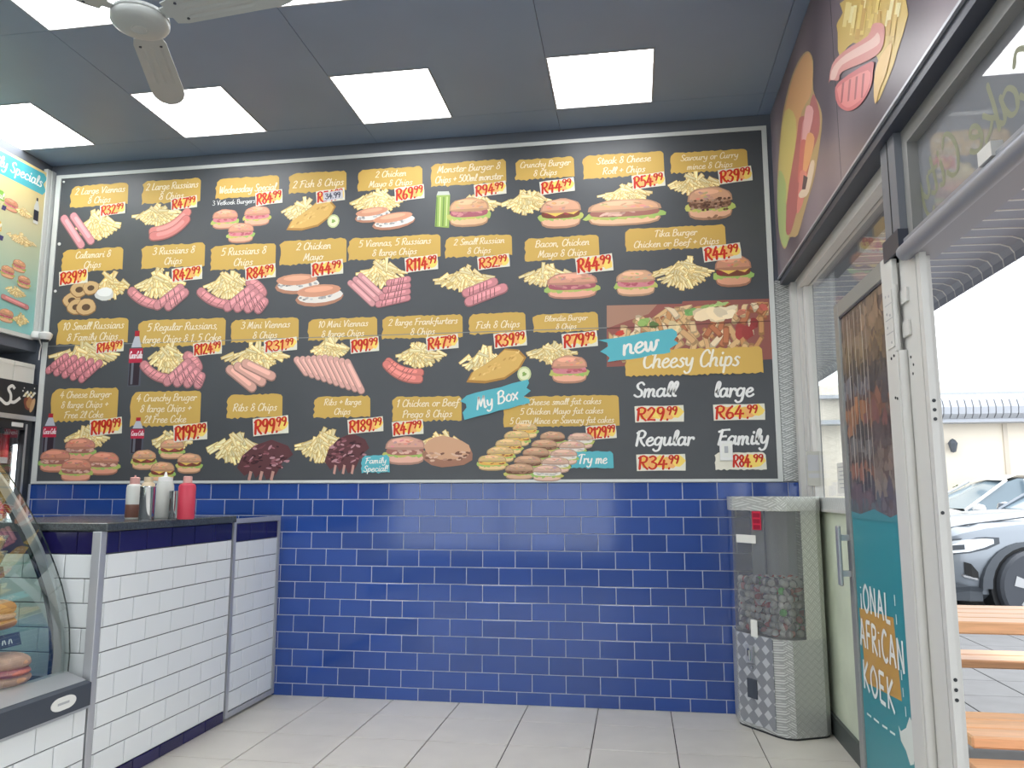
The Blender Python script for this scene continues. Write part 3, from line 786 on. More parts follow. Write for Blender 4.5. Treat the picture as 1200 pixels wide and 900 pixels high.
# ------------------------------------------------------------------ printing: brush lettering and food pictures as thin cut-outs
GL = {
'a': ("45 45 25 55 8 35 12 5 30 2 43 25 47 52;47 52 45 20 52 2 63 8", 58), 'b': ("12 98 8 50 10 5 30 0 45 20 40 48 22 50 10 30", 52),
'c': ("42 45 28 55 10 38 10 12 25 0 46 8", 46), 'd': ("45 45 25 55 8 35 12 5 30 2 45 30 52 98;50 80 46 20 54 2 64 8", 60),
'e': ("10 25 30 30 42 42 32 55 15 45 8 20 20 0 38 2 50 12", 48), 'f': ("50 85 40 100 28 85 25 40 22 -10 10 -30 5 -20;5 45 45 48", 42),
'g': ("45 45 25 55 8 35 12 8 30 5 45 30 48 52;47 50 45 0 38 -30 18 -38 5 -28", 56), 'h': ("14 98 10 50 8 0;10 25 25 50 40 50 42 25 42 5 52 2", 54),
'i': ("15 52 13 20 18 2 30 6;19 76 20 80", 28), 'k': ("12 98 8 50 8 0;42 52 25 35 12 28;20 30 35 10 50 2", 50), 'l': ("10 20 28 70 25 98 14 90 10 40 14 5 26 3", 28),
'm': ("8 50 8 0;8 25 20 50 32 48 32 0;32 25 45 50 57 46 58 8 68 3", 70), 'n': ("8 50 8 0;8 25 22 50 38 48 40 8 52 3", 53),
'o': ("28 55 10 40 10 12 28 0 45 15 44 42 28 55 40 46 54 48", 53), 'p': ("12 52 10 0 8 -38;10 30 25 54 42 48 45 22 32 2 12 6", 52),
'r': ("8 52 10 25 8 0;9 28 20 48 35 52 38 42", 40), 's': ("38 48 25 55 15 42 30 28 35 12 22 0 6 6", 42), 't': ("22 85 18 40 18 8 30 2 40 8;5 55 38 58", 38),
'u': ("8 52 8 15 18 0 35 15 42 52;42 52 40 15 46 2 58 8", 56), 'v': ("6 52 14 20 20 0 32 25 38 52 48 48", 46), 'w': ("6 50 10 12 20 0 32 25 34 45;34 45 36 10 46 0 58 25 60 50 68 50", 66),
'x': ("6 52 38 0;42 52 4 0", 44), 'y': ("8 52 10 20 22 8 38 25 44 52;44 50 42 0 34 -30 16 -38 5 -28", 52), 'z': ("5 50 40 50 5 2 42 2", 45),
'A': ("5 0 30 50 45 100;45 100 52 50 58 0;15 35 60 38", 64), 'B': ("12 95 8 0;5 85 30 102 50 85 40 58 15 52;15 52 45 50 55 20 35 0 5 3", 62),
'C': ("56 80 42 100 20 85 8 45 18 5 40 0 58 18", 58), 'D': ("12 95 8 0;3 90 30 98 54 65 45 20 20 0 4 2", 62), 'E': ("50 90 30 100 15 85 20 58 35 52;35 52 15 45 8 15 25 0 52 12", 55), 'F': ("20 95 15 50 8 0;2 85 25 95 60 98;15 52 45 55", 55),
'K': ("12 98 8 0;52 98 30 60 12 45;22 52 40 20 58 0", 58), 'L': ("16 98 12 50 8 5 25 2 48 8", 48), 'M': ("5 0 15 60 20 98 28 50 34 20;34 20 50 70 60 98 62 50 66 0 76 5", 78),
'P': ("12 95 8 0;3 85 30 102 52 85 42 55 14 48", 54), 'R': ("12 95 8 0;3 85 30 102 52 85 42 55 14 50;25 50 38 20 56 0", 60), 'S': ("50 85 35 100 15 85 20 60 42 40 45 12 25 0 5 12", 53),
'T': ("32 95 28 50 24 0;2 85 25 98 62 95", 54), 'V': ("5 95 20 40 26 0 42 50 56 98 66 95", 58), 'W': ("5 95 12 40 20 0 32 45 38 80;38 80 42 30 50 0 65 50 72 98", 74),
'&': ("44 82 30 100 14 82 28 55 48 28 32 0 10 12 16 42 44 60", 56), '-': ("5 40 30 42", 34), '+': ("5 45 45 48;25 68 25 25", 50), '.': ("6 2 8 5", 20), ',': ("8 6 10 0 4 -14", 22), '!': ("16 98 12 35;10 4 11 7", 24),
'0': ("28 100 8 70 8 25 28 0 48 25 48 70 28 100", 56), '1': ("8 78 24 100 22 50 20 0", 36), '2': ("8 80 28 100 46 80 35 50 8 3;8 3 28 4 50 2", 56), '3': ("8 92 30 100 45 80 22 55;22 55 48 38 42 8 20 0 5 12", 54),
'4': ("35 100 20 65 6 35;6 35 30 36 56 38;40 66 37 30 35 0", 60), '5': ("48 98 15 98;15 98 12 58;12 58 35 60 48 35 38 5 8 3", 55), '6': ("42 98 20 70 8 30 22 0 45 15 42 42 20 45 10 30", 52),
'7': ("5 95 30 97 50 97;50 97 30 45 20 0", 50), '8': ("28 52 10 75 28 100 45 78 28 52;28 52 8 25 28 0 48 25 28 52", 54), '9': ("44 70 28 50 10 65 15 95 38 98 46 70 40 30 30 0", 54),
# upright marker capitals for the door poster
'^I': ("10 60 10 0;10 80 10 86", 22), '^O': ("30 100 8 70 8 25 28 0 50 25 50 70 30 100", 58), '^N': ("8 0 10 100;10 100 48 0;48 0 48 100", 58), '^A': ("5 0 28 100;28 100 52 0;14 35 44 35", 58),
'^L': ("10 100 8 3;8 3 42 3", 46), '^F': ("10 100 8 0;10 98 45 100;10 55 38 55", 46), '^R': ("10 100 8 0;10 98 40 92 38 60 10 52;10 52 48 0", 54), '^C': ("48 88 28 100 8 65 10 20 30 0 50 14", 54),
'^E': ("10 100 8 2;10 98 45 99;9 52 38 52;8 3 46 3", 52), '^K': ("10 100 8 0;46 100 10 48;10 48 48 0", 54), '^i': ("10 60 10 0;10 80 10 86", 24),
}
def _cat(p, n=4):
    if len(p) == 2: return p
    o = []
    for i in range(len(p) - 1):
        a, b, c, d = p[max(i - 1, 0)], p[i], p[i + 1], p[min(i + 2, len(p) - 1)]
        for k in range(n):
            t = k / n
            o.append(tuple(0.5 * (2 * b[j] + (c[j] - a[j]) * t + (2 * a[j] - 5 * b[j] + 4 * c[j] - d[j]) * t * t + (3 * b[j] - a[j] - 3 * c[j] + d[j]) * t ** 3) for j in (0, 1)))
    return o + [p[-1]]
_gc = {}
def glyph(ch):
    if ch not in _gc:
        s, adv = GL[ch]; L = []
        for st in s.split(';'):
            n = [float(v) / 100 for v in st.split()]
            L.append(_cat([(n[i], n[i + 1]) for i in range(0, len(n), 2)]))
        _gc[ch] = (L, adv / 100)
    return _gc[ch]
def ribbon(pts, hw, contrast=0.0):
    L, R_ = [], []
    for i, p in enumerate(pts):
        a, b = pts[max(i - 1, 0)], pts[min(i + 1, len(pts) - 1)]
        dx, dy = b[0] - a[0], b[1] - a[1]; l = math.hypot(dx, dy) or 1
        dx /= l; dy /= l
        w = hw * (1 - contrast * abs(dx))
        L.append((p[0] - dy * w, p[1] + dx * w)); R_.append((p[0] + dy * w, p[1] - dx * w))
    return L, R_
class Sheet:
    """polygons in a flat sheet's own metres (h right, v up); every polygon lies a hair over the last"""
    def __init__(s, origin, H, V, N, base=0.0, step=2.2e-5):
        s.o, s.H, s.V, s.N, s.z, s.step = Vector(origin), Vector(H), Vector(V), Vector(N), base, step
        s.b = MB(); s.sc = 1.0; s.ox = s.oy = 0.0; s.rot = 0.0
    def frame(s, ox, oy, sc, rot=0.0): s.ox, s.oy, s.sc, s.rot = ox, oy, sc, rot
    def P(s, h, v):
        c, d = cos(s.rot), sin(s.rot)
        x = s.ox + (h * c - v * d) * s.sc; y = s.oy + (h * d + v * c) * s.sc
        return s.o + s.H * x + s.V * y + s.N * s.z
    def poly(s, pts, rgb, jit=0.0):
        s.z += s.step
        c = lin([max(0, min(255, v * (1 + jit))) for v in rgb])
        s.b.add([s.P(*p) for p in pts], [list(range(len(pts)))], c)
    def strip(s, L, R_, rgb):
        s.z += s.step; c = lin(rgb); n = len(L)
        s.b.add([s.P(*p) for p in L] + [s.P(*p) for p in R_], [(i, i + 1, n + i + 1, n + i) for i in range(n - 1)], c)
    def ell(s, x, y, rx, ry, rgb, a=0.0, n=14, jit=0.0, wob=0.0, sq=1.0):
        P = []
        for k in range(n):
            t = 2 * pi * k / n; w = 1 + wob * sin(3 * t + x) + wob * .7 * sin(5 * t + y)
            cx_, sy_ = cos(t), sin(t)
            cx_ = math.copysign(abs(cx_) ** sq, cx_); sy_ = math.copysign(abs(sy_) ** sq, sy_)
            u, v = rx * cx_ * w, ry * sy_ * w
            P.append((x + u * cos(a) - v * sin(a), y + u * sin(a) + v * cos(a)))
        s.poly(P, rgb, jit)
    def text(s, txt, x, y, size, rgb, weight=0.075, slant=0.18, align='c', width=None, upright=False, track=1.0):
        g = []
        adv = 0.0
        for i, ch in enumerate(txt):
            if ch == ' ': adv += 0.34; continue
            key = '^' + ch if upright else ch
            L, w = glyph(key)
            g.append((adv, L)); adv += w * track + (0.02 if not upright else 0.06)
        k = size
        kx = size if width is None else min(size * 1.25, width / adv)
        if align == 'c': x -= adv * kx / 2
        s.z += s.step * 2; c = lin(rgb)
        for a, L in g:
            for st in L:
                pts = [(x + (a + p[0] + slant * p[1]) * kx, y + p[1] * k) for p in st]
                l, r = ribbon(pts, weight * size, 0.35 if not upright else 0.0)
                n = len(l); s.z += s.step
                s.b.add([s.P(*p) for p in l] + [s.P(*p) for p in r], [(i, i + 1, n + i + 1, n + i) for i in range(n - 1)], c)
                for e in (pts[0], pts[-1]):
                    s.z += s.step * .5
                    s.b.add([s.P(e[0] + weight * size * .9 * cos(q * pi / 3), e[1] + weight * size * .9 * sin(q * pi / 3)) for q in range(6)], [list(range(6))], c)
        return adv * kx

# ---- picture ingredients; units are photograph pixels, y up
RN = random.Random(3)
CREAM, CHIP, CHIPD = (232, 214, 160), (222, 196, 124), (178, 138, 72)
def chip(s, x, y, a, L, w, warm=0.0):
    j = RN.uniform(-0.10, 0.08)
    dx, dy = cos(a), sin(a); px_, py_ = -dy * w / 2, dx * w / 2
    base = [(x - dx * L / 2 - px_, y - dy * L / 2 - py_), (x + dx * L / 2 - px_ * .6, y + dy * L / 2 - py_ * .6), (x + dx * L / 2 + px_ * .6, y + dy * L / 2 + py_ * .6), (x - dx * L / 2 + px_, y - dy * L / 2 + py_)]
    s.poly(base, (206 + 8 * warm, 174, 106), j)
    k = 0.76
    c = [(x - dx * L * .47 - px_ * k, y - dy * L * .47 - py_ * k), (x + dx * L * .46 - px_ * k * .5, y + dy * L * .46 - py_ * k * .5), (x + dx * L * .46 + px_ * k * .6, y + dy * L * .46 + py_ * k * .6), (x - dx * L * .47 + px_ * k, y - dy * L * .47 + py_ * k)]
    s.poly(c, (240, 222 - 12 * warm, 164 - 24 * warm), j)
    if L > 9:
        s.poly([(x - dx * L * .4 + px_ * .1, y - dy * L * .4 + py_ * .1), (x + dx * L * .36 + px_ * .05, y + dy * L * .36 + py_ * .05), (x + dx * L * .36 + px_ * .4, y + dy * L * .36 + py_ * .4), (x - dx * L * .4 + px_ * .5, y - dy * L * .4 + py_ * .5)], (246, 236, 196), j)
def chips(s, x0, y0, x1, y1, n=46, warm=0.0, peak=0.5, L=16, w=4.9):
    """a heap: chips fan out from a low centre to a domed outline"""
    W, Hh = x1 - x0, y1 - y0
    cx = x0 + W * peak; by = y0 + Hh * 0.12
    o = [(x0 + W * .20, y0 + Hh * .30), (x0 + W * .26, y0 + Hh * .48), (x0 + W * .36, y0 + Hh * .64), (cx, y0 + Hh * .74), (x0 + W * .66, y0 + Hh * .64), (x0 + W * .76, y0 + Hh * .46), (x0 + W * .80, y0 + Hh * .28), (x0 + W * .62, y0 + Hh * .20), (x0 + W * .36, y0 + Hh * .20)]
    s.poly(o, (212, 184, 122))
    L *= min(1.0, 0.5 + W / 110)
    for t, m in ((0.90, 0.36), (0.66, 0.30), (0.42, 0.22), (0.20, 0.12)):
        k = max(4, int(n * m * 1.35))
        for i in range(k):
            ax, ay = cx + RN.uniform(-.13, .13) * W, y1 - Hh * RN.uniform(.20, .30)
            f = (i + RN.uniform(.1, .9)) / k
            bx = x0 + W * (-.05 + 1.10 * f)
            by_ = y0 + Hh * (.10 + .42 * abs(2 * f - 1) ** 1.6) * (1 if t > .5 else .8)
            dx, dy = bx - ax, by_ - ay
            tt = t * RN.uniform(.92, 1.08)
            px_, py_ = ax + dx * tt, ay + dy * tt
            ang = math.atan2(dy * .9, dx * 1.05) + RN.uniform(-.30, .30)
            l = min(L * RN.uniform(.8, 1.2), Hh * .42)
            chip(s, px_ - cos(ang) * l * .30, py_ - sin(ang) * l * .30, ang, l, w * RN.uniform(.85, 1.2), warm + RN.uniform(-.3, .4))
def sausage(s, x0, y0, x1, y1, r, c=(205, 120, 120), score=0, bend=0.0):
    c = [v * .80 + 42 for v in c]
    n = 9; pts = []
    nx, ny = -(y1 - y0), (x1 - x0); l = math.hypot(nx, ny); nx /= l; ny /= l
    for i in range(n):
        t = i / (n - 1); q = 4 * t * (1 - t) * bend
        pts.append((x0 + (x1 - x0) * t + nx * q, y0 + (y1 - y0) * t + ny * q))
    def cap(pts, r, dx=0, dy=0):
        L, R_ = ribbon(pts, r)
        a0 = math.atan2(pts[0][1] - pts[1][1], pts[0][0] - pts[1][0]); a1 = math.atan2(pts[-1][1] - pts[-2][1], pts[-1][0] - pts[-2][0])
        e1 = [(pts[-1][0] + r * cos(a1 + q), pts[-1][1] + r * sin(a1 + q)) for q in (1.0, .4, -.4, -1.0)]
        e0 = [(pts[0][0] + r * cos(a0 + q), pts[0][1] + r * sin(a0 + q)) for q in (1.0, .4, -.4, -1.0)]
        return [(p[0] + dx, p[1] + dy) for p in L + e1 + R_[::-1] + e0]
    s.poly(cap(pts, r), [v * .74 for v in c])
    s.poly(cap(pts, r * .82, 0, r * .1), c)
    s.poly(cap(pts[1:-1], r * .38, 0, r * .32), [min(255, v * 1.12 + 8) for v in c])
    for k in range(score):
        t = (k + 1) / (score + 1); i = min(int(t * (n - 1)), n - 2)
        px_, py_ = pts[i]
        a = math.atan2(y1 - y0, x1 - x0) + pi / 2 - .35
        dx, dy = cos(a) * r * .75, sin(a) * r * .75
        s.poly([(px_ - dx - .5, py_ - dy), (px_ - dx + .5, py_ - dy), (px_ + dx + .5, py_ + dy), (px_ + dx - .5, py_ + dy)], [v * .58 for v in c])
def grilled(s, x0, y0, x1, y1, n, r=5.0, c=(205, 128, 130)):
    """n sausages lying side by side, seen end-on to the lower right"""
    for i in range(n):
        t = i / max(n - 1, 1)
        ax, ay = x0 + (x1 - x0) * t, y0 + (y1 - y0) * t
        sausage(s, ax - r * .2, ay, ax + 18, ay + 12, r, c, 3)
def bun(s, cx, cy, w, h, top=(206, 140, 100), fill='burger', seed=0):
    """side view: bottom half, lettuce, filling, domed top"""
    r_ = random.Random(seed + int(cx * 13)); top = [top[0] * .9 + 24, top[1] * .85 + 36, top[2] * .85 + 38]
    s.ell(cx, cy - h * .25, w * .46, h * .24, [v * .82 for v in top], sq=.75)
    s.ell(cx, cy - h * .22, w * .44, h * .20, [min(255, v * 1.02 + 14) for v in top], sq=.75)
    for k in range(9):
        x = cx - w * .44 + w * .88 * k / 8
        s.ell(x, cy - h * .13 + r_.uniform(-1, 1), w * .09, h * .11, (172 + r_.randint(-20, 24), 190, 104), r_.uniform(-.5, .5), 8, wob=.15)
    pal = {'burger': [(120, 70, 52), (150, 62, 66)], 'bacon': [(166, 92, 104), (196, 130, 132)], 'ham': [(208, 132, 140), (186, 96, 108)], 'mince': [(112, 78, 60), (140, 104, 84)], 'mayo': [(226, 220, 208), (200, 196, 190)], 'cheese': [(226, 176, 92), (150, 84, 58)], 'steak': [(160, 106, 96), (206, 166, 150)]}[fill]
    s.ell(cx, cy - h * .02, w * .45, h * .15, pal[0], sq=.7)
    for k in range(12):
        x = cx - w * .4 + w * .8 * r_.random()
        s.ell(x, cy + h * r_.uniform(-.10, .08), w * .07, h * .045, pal[1], r_.uniform(-.4, .4), 7, r_.uniform(-.12, .12))
    if fill in ('burger', 'cheese'):
        s.poly([(cx - w * .4, cy + h * .05), (cx + w * .42, cy + h * .05), (cx + w * .3, cy - h * .06), (cx + w * .1, cy + h * .01), (cx - w * .12, cy - h * .1), (cx - w * .3, cy + h * .01)], (232, 196, 96))
    D = [(cx - w * .47, cy + h * .06)] + [(cx - w * .47 * cos(pi * q / 12), cy + h * .06 + h * .40 * sin(pi * q / 12) ** .7 * (1 + .05 * sin(q * 1.7 + cx))) for q in range(1, 12)] + [(cx + w * .47, cy + h * .06), (cx + w * .25, cy + h * .0), (cx - w * .2, cy + h * .01)]
    s.poly(D, [v * .86 for v in top])
    D2 = [(cx - w * .43, cy + h * .10)] + [(cx - w * .43 * cos(pi * q / 12), cy + h * .10 + h * .34 * sin(pi * q / 12) ** .8) for q in range(1, 12)] + [(cx + w * .43, cy + h * .10)]
    s.poly(D2, top)
    s.ell(cx - w * .06, cy + h * .32, w * .26, h * .08, [min(255, v * 1.10 + 6) for v in top], n=12)
    for k in range(12): s.ell(cx + w * r_.uniform(-.34, .34), cy + h * r_.uniform(.12, .34), w * r_.uniform(.03, .07), h * .03, [v * r_.choice([.88, .93, 1.07]) for v in top], r_.uniform(-.4, .4), 6)
def rollhalf(s, cx, cy, w, h, a, fill=(226, 220, 212), top=(208, 150, 122)):
    s.ell(cx, cy - h * .12, w / 2, h * .34, [v * .86 for v in top], a)
    s.ell(cx + 1, cy - h * .05, w * .47, h * .27, fill, a)
    r_ = random.Random(int(cx * 7))
    for k in range(16):
        t = r_.uniform(-.42, .42)
        s.ell(cx + t * w * cos(a), cy + t * w * sin(a) - h * .1 + r_.uniform(-1.5, 2), 2.0, 1.1, (160 + r_.randint(-30, 40),) * 3, 0, 6)
    s.ell(cx - 1, cy + h * .16, w * .46, h * .24, top, a)
    s.ell(cx - 1, cy + h * .22, w * .3, h * .11, [min(255, v * 1.1 + 8) for v in top], a)
def ribs(s, cx, cy, w, h, seed=1):
    r_ = random.Random(seed)
    P = [(-.5, -.2), (-.42, .1), (-.2, .36), (.1, .5), (.4, .34), (.5, .12), (.32, -.06), (.2, -.38), (.04, -.5), (-.04, -.3), (-.16, -.46), (-.22, -.28), (-.36, -.4)]
    s.poly([(cx + p[0] * w, cy + p[1] * h) for p in P], (96, 58, 62))
    for k in range(70):
        u, v = r_.uniform(-.4, .42), r_.uniform(-.22, .36)
        if abs(u) + abs(v) * .9 > .52: continue
        s.ell(cx + u * w, cy + v * h, r_.uniform(1.6, 4.2), r_.uniform(.7, 1.5), r_.choice([(150, 96, 104), (76, 42, 46), (186, 140, 146), (120, 70, 76), (60, 34, 40)]), r_.uniform(-.4, .9), 7)
    for u in (-.30, -.1, .1):
        s.poly([(cx + u * w, cy - .5 * h), (cx + (u + .05) * w, cy - .52 * h), (cx + (u + .08) * w, cy - .3 * h), (cx + (u + .03) * w, cy - .28 * h)], (196, 150, 138))
def fish(s, cx, cy, w, h):
    P = [(-.5, -.42), (-.2, -.46), (.12, -.36), (.36, -.08), (.46, .22), (.34, .44), (.12, .48), (-.02, .26), (-.2, .06), (-.42, -.16)]
    s.poly([(cx + p[0] * w, cy + p[1] * h) for p in P], (176, 130, 66))
    s.poly([(cx + p[0] * w * .92, cy + p[1] * h * .88 + .6) for p in P], (216, 176, 100))
    r_ = random.Random(int(cx))
    for k in range(26):
        t = r_.random(); x = cx - .4 * w + .75 * w * t; y = cy - .3 * h + .6 * h * t + r_.uniform(-4, 4)
        s.ell(x, y, 2.4, 1.0, r_.choice([(232, 200, 130), (196, 150, 80), (226, 186, 110)]), r_.uniform(0, 1), 6)
def lemon(s, x, y, r):
    s.ell(x, y, r, r * 1.1, (196, 204, 150)); s.ell(x, y, r * .78, r * .85, (228, 230, 190)); s.ell(x, y, r * .3, r * .3, (140, 170, 90), wob=.2)
def cola(s, x0, y0, x1, y1):
    w = x1 - x0; h = y1 - y0; c = (x0 + x1) / 2
    s.poly([(c - w * .5, y0), (c + w * .5, y0), (c + w * .5, y0 + h * .55), (c + w * .38, y0 + h * .72), (c + w * .16, y0 + h * .9), (c - w * .16, y0 + h * .9), (c - w * .38, y0 + h * .72), (c - w * .5, y0 + h * .55)], (86, 88, 100))
    s.poly([(c - w * .42, y0 + 1), (c + w * .36, y0 + 1), (c + w * .36, y0 + h * .5), (c - w * .42, y0 + h * .5)], (50, 38, 48))
    s.poly([(c - w * .3, y0 + 2), (c - w * .12, y0 + 2), (c - w * .12, y0 + h * .46), (c - w * .3, y0 + h * .46)], (110, 112, 122))
    s.poly([(c - w * .52, y0 + h * .42), (c + w * .52, y0 + h * .42), (c + w * .52, y0 + h * .68), (c - w * .52, y0 + h * .68)], (186, 42, 70))
    q = w * .13; s.text('Coca-Cola', c, y0 + h * .50, h * .13, (240, 225, 228), 0.07, .2, width=w * .98)
    s.poly([(c - w * .4, y0 + h * .70), (c + w * .4, y0 + h * .70), (c + w * .17, y0 + h * .9), (c - w * .17, y0 + h * .9)], (186, 190, 200))
    s.poly([(c - w * .18, y0 + h * .9), (c + w * .18, y0 + h * .9), (c + w * .18, y0 + h), (c - w * .18, y0 + h)], (176, 40, 52))

GOLD = (204, 168, 88)
def gold(s, W, H, rgb=GOLD, seed=0, amp=1.0):
    """hand-painted patch: ragged left and bottom edge, rounded at the top right"""
    r_ = random.Random(seed); P = []
    n = max(6, int(W / 3.2))
    P += [(-W / 2 + W * i / n, -H / 2 + r_.uniform(-1, 1) * .9 * amp + (0.8 if i % 2 else 0)) for i in range(n)]
    P += [(W / 2, -H / 2 + .4), (W / 2 - .3, 0), (W / 2 - .6, H / 2 - 3), (W / 2 - 2.5, H / 2 - .8)]
    m = int(n * .9)
    P += [(W / 2 - 4 - (W - 5) * i / m, H / 2 + r_.uniform(-.7, .7) * amp) for i in range(m)]
    P += [(-W / 2 + r_.uniform(-1.2, 1.0) * amp, H / 2 - H * i / 7) for i in range(1, 7)]
    s.poly(P, rgb)
def brush(s, W, H, rgb=(90, 178, 192), seed=0):
    r_ = random.Random(seed); L, R_ = [], []
    n = 7
    P = []
    for i in range(n): P.append((-W / 2 + r_.choice([-6, 1, 5]) * W / 90, H / 2 - H * i / (n - 1)))
    for i in range(5): P.append((-W / 2 + W * (i + 1) / 6, -H / 2 + r_.uniform(-1, 1)))
    for i in range(n): P.append((W / 2 + r_.choice([-7, 0, 5]) * W / 90, -H / 2 + H * i / (n - 1)))
    for i in range(4): P.append((W / 2 - W * (i + 1) / 5, H / 2 + r_.uniform(-1, 1)))
    s.poly(P, rgb)

# ------------------------------------------------------------------ the menu board
BY = YW - 0.016
mb = thing('menu_board', 'wall-wide charcoal menu board with gold labels, prices and food pictures', 'menu board', (-1.65, YW - 0.008, 1.335))
BX0, BX1, BZ0, BZ1, BS = -4.10, 0.835, 1.350, 3.545, 2.300
part('panel', MB().box((BX0, BY, BZ0), (BX1, YW - 0.002, BS - 0.0015)), MT['board'], mb)
part('panel', MB().box((BX0, BY, BS + 0.0015), (BX1, YW - 0.002, BZ1)), MT['board'], mb)
part('joint_strip', MB().box((BX0, BY - 0.0004, BS - 0.0028), (-0.15, BY, BS + 0.0028)), mat('joint_tape', (128, 130, 128), 0.5), mb)
part('frame_rail', MB().box((-4.14, BY - 0.006, BZ1), (0.865, YW - 0.001, BZ1 + 0.026)), MT['wtrim'], mb)
part('frame_rail', MB().box((-4.14, BY - 0.006, 1.333), (0.865, YW - 0.001, 1.350)), MT['wtrim'], mb)
part('frame_stile', MB().box((-4.14, BY - 0.006, 1.350), (-4.10, YW - 0.001, BZ1)), MT['wtrim'], mb)
part('frame_stile', MB().box((0.835, BY - 0.006, 1.350), (0.865, YW - 0.001, BZ1)), MT['wtrim'], mb)
part('screw_cap', MB().cyl((-4.075, BY - 0.004, 3.05), (-4.075, BY, 3.05), 0.012, n=10), MT['wplas'], mb)
part('screw_cap', MB().cyl((-4.075, BY - 0.004, 2.70), (-4.075, BY, 2.70), 0.010, n=10), MT['wplas'], mb)
part('screw_cap', MB().cyl((-4.08, BY - 0.004, 3.52), (-4.08, BY, 3.52), 0.008, n=10), MT['wplas'], mb)

def board_sheet(base=0.0003, step=2.2e-5):
    return Sheet((0, BY, 0), (1, 0, 0), (0, 0, 1), (0, -1, 0), base, step)
def place(s, box, rot=0.0):
    """frame in photo pixels centred on box -> metres on the board"""
    x0, y0, x1, y1 = box; cx, cy = (x0 + x1) / 2, (y0 + y1) / 2
    c = on_y(cx, cy, BY); kx = (on_y(cx + 10, cy, BY).x - on_y(cx - 10, cy, BY).x) / 20
    s.frame(c.x, c.z, kx, rot); return x1 - x0, y1 - y0
def mk(name, s, parent=None, m='ink'): return part(name, s.b, MT[m], parent or mb)

ITEMS = [
 # label box, lines, price box, price, food kind, food box
 ((83,217,150,241), "2 Large Viennas|& Chips", (118,239,147,252), "R32.99", 'vienna2', (73,247,138,288)),
 ((167,211,235,237), "2 Large Russians|& Chips", (201,231,231,245), "R47.99", 'russian2', (159,239,221,281)),
 ((253,208,327,231), "Wednesday Special", (300,224,331,240), "R84.99", 'bun3', (249,243,318,284)),
 ((339,202,406,225), "2 Fish & Chips", (371,222,404,237), "R54.99", 'fish', (331,231,397,270)),
 ((420,197,495,222), "2 Chicken|Mayo & Chips", (463,218,497,235), "R69.99", 'mayochips', (410,220,483,268)),
 ((505,189,593,217), "Monster Burger &|Chips + 500ml monster", (556,214,593,230), "R94.99", 'monster', (508,221,585,268)),
 ((604,185,673,210), "Crunchy Burger|& Chips", (633,210,673,227), "R44.99", 'burgerR', (588,216,682,271)),
 ((683,179,778,208), "Steak & Cheese|Roll + Chips", (741,203,779,221), "R54.99", 'steakroll', (686,213,777,266)),
 ((786,176,876,202), "Savoury or Curry|mince & Chips", (842,196,881,215), "R39.99", 'mince', (782,198,864,260)),
 ((73,292,144,317), "Calamari &|Chips", (70,317,103,333), "R39.99", 'calamari', (75,319,149,367)),
 ((166,287,240,313), "3 Russians &|Chips", (202,313,237,329), "R42.99", 'russian3', (151,315,229,369)),
 ((247,287,323,315), "5 Russians &|Chips", (288,311,323,327), "R84.99", 'russian5', (232,316,312,369)),
 ((328,281,406,309), "2 Chicken|Mayo", (365,306,402,323), "R44.99", 'mayo2', (320,319,402,360)),
 ((408,277,516,303), "5 Viennas, 5 Russians|& large Chips", (475,300,513,318), "R114.99", 'mix', (408,301,482,360)),
 ((522,276,600,301), "2 Small Russian|& Chips", (560,299,597,315), "R32.99", 'russianR', (508,309,594,358)),
 ((615,277,702,305), "Bacon, Chicken|Mayo & Chips", (675,299,718,320), "R44.99", 'baconroll', (610,307,702,350)),
 ((733,265,850,293), "Tika Burger|Chicken or Beef + Chips", (824,286,868,306), "R44.99", 'tika', (719,296,882,345)),
 ((67,375,150,402), "10 Small Russians|& Family Chips", (113,400,145,413), "R149.99", 'russian10', (53,400,136,450)),
 ((162,375,264,405), "5 Regular Russians,|large Chips & 1. 5 Coke", (227,401,260,416), "R124.99", 'russian5', (166,402,236,456)),
 ((271,374,350,400), "3 Mini Viennas|& Chips", (310,397,348,412), "R31.99", 'vienna3', (260,401,338,458)),
 ((361,373,442,398), "10 Mini Viennas|& large Chips", (411,396,444,413), "R99.99", 'vienna10', (343,396,428,455)),
 ((448,370,542,396), "2 large Frankfurters|& Chips", (500,393,537,410), "R47.99", 'frank', (446,399,520,449)),
 ((550,367,616,391), "Fish & Chips", (579,389,617,407), "R39.99", 'fish', (540,405,622,450)),
 ((625,367,701,389), "Blondie Burger|& Chips", (659,389,700,408), "R79.99", 'blondie', (618,399,694,449)),
 ((60,457,138,492), "4 Cheese Burger|& large Chips +|Free 2l Coke", (106,491,143,509), "R199.99", 'four_a', (46,495,137,560)),
 ((153,460,235,498), "4 Crunchy Bruger|& large Chips +|2l Free Coke", (204,497,243,516), "R199.99", 'four_b', (152,501,234,558)),
 ((266,463,331,489), "Ribs & Chips", (297,489,338,509), "R99.99", 'ribs', (243,501,341,559)),
 ((368,465,434,489), "Ribs + large|Chips", (408,490,449,507), "R189.99", 'ribs2', (346,498,432,553)),
 ((460,465,541,493), "1 Chicken or Beef|Prego & Chips", (460,493,496,510), "R47.99", 'prego', (450,500,556,549)),
 ((590,464,725,500), "5 Cheese small fat cakes|5 Chicken Mayo fat cakes|5 Curry Mince or Savoury fat cakes", (687,498,722,515), "R129.99", 'fatcakes', (560,498,686,557)),
]
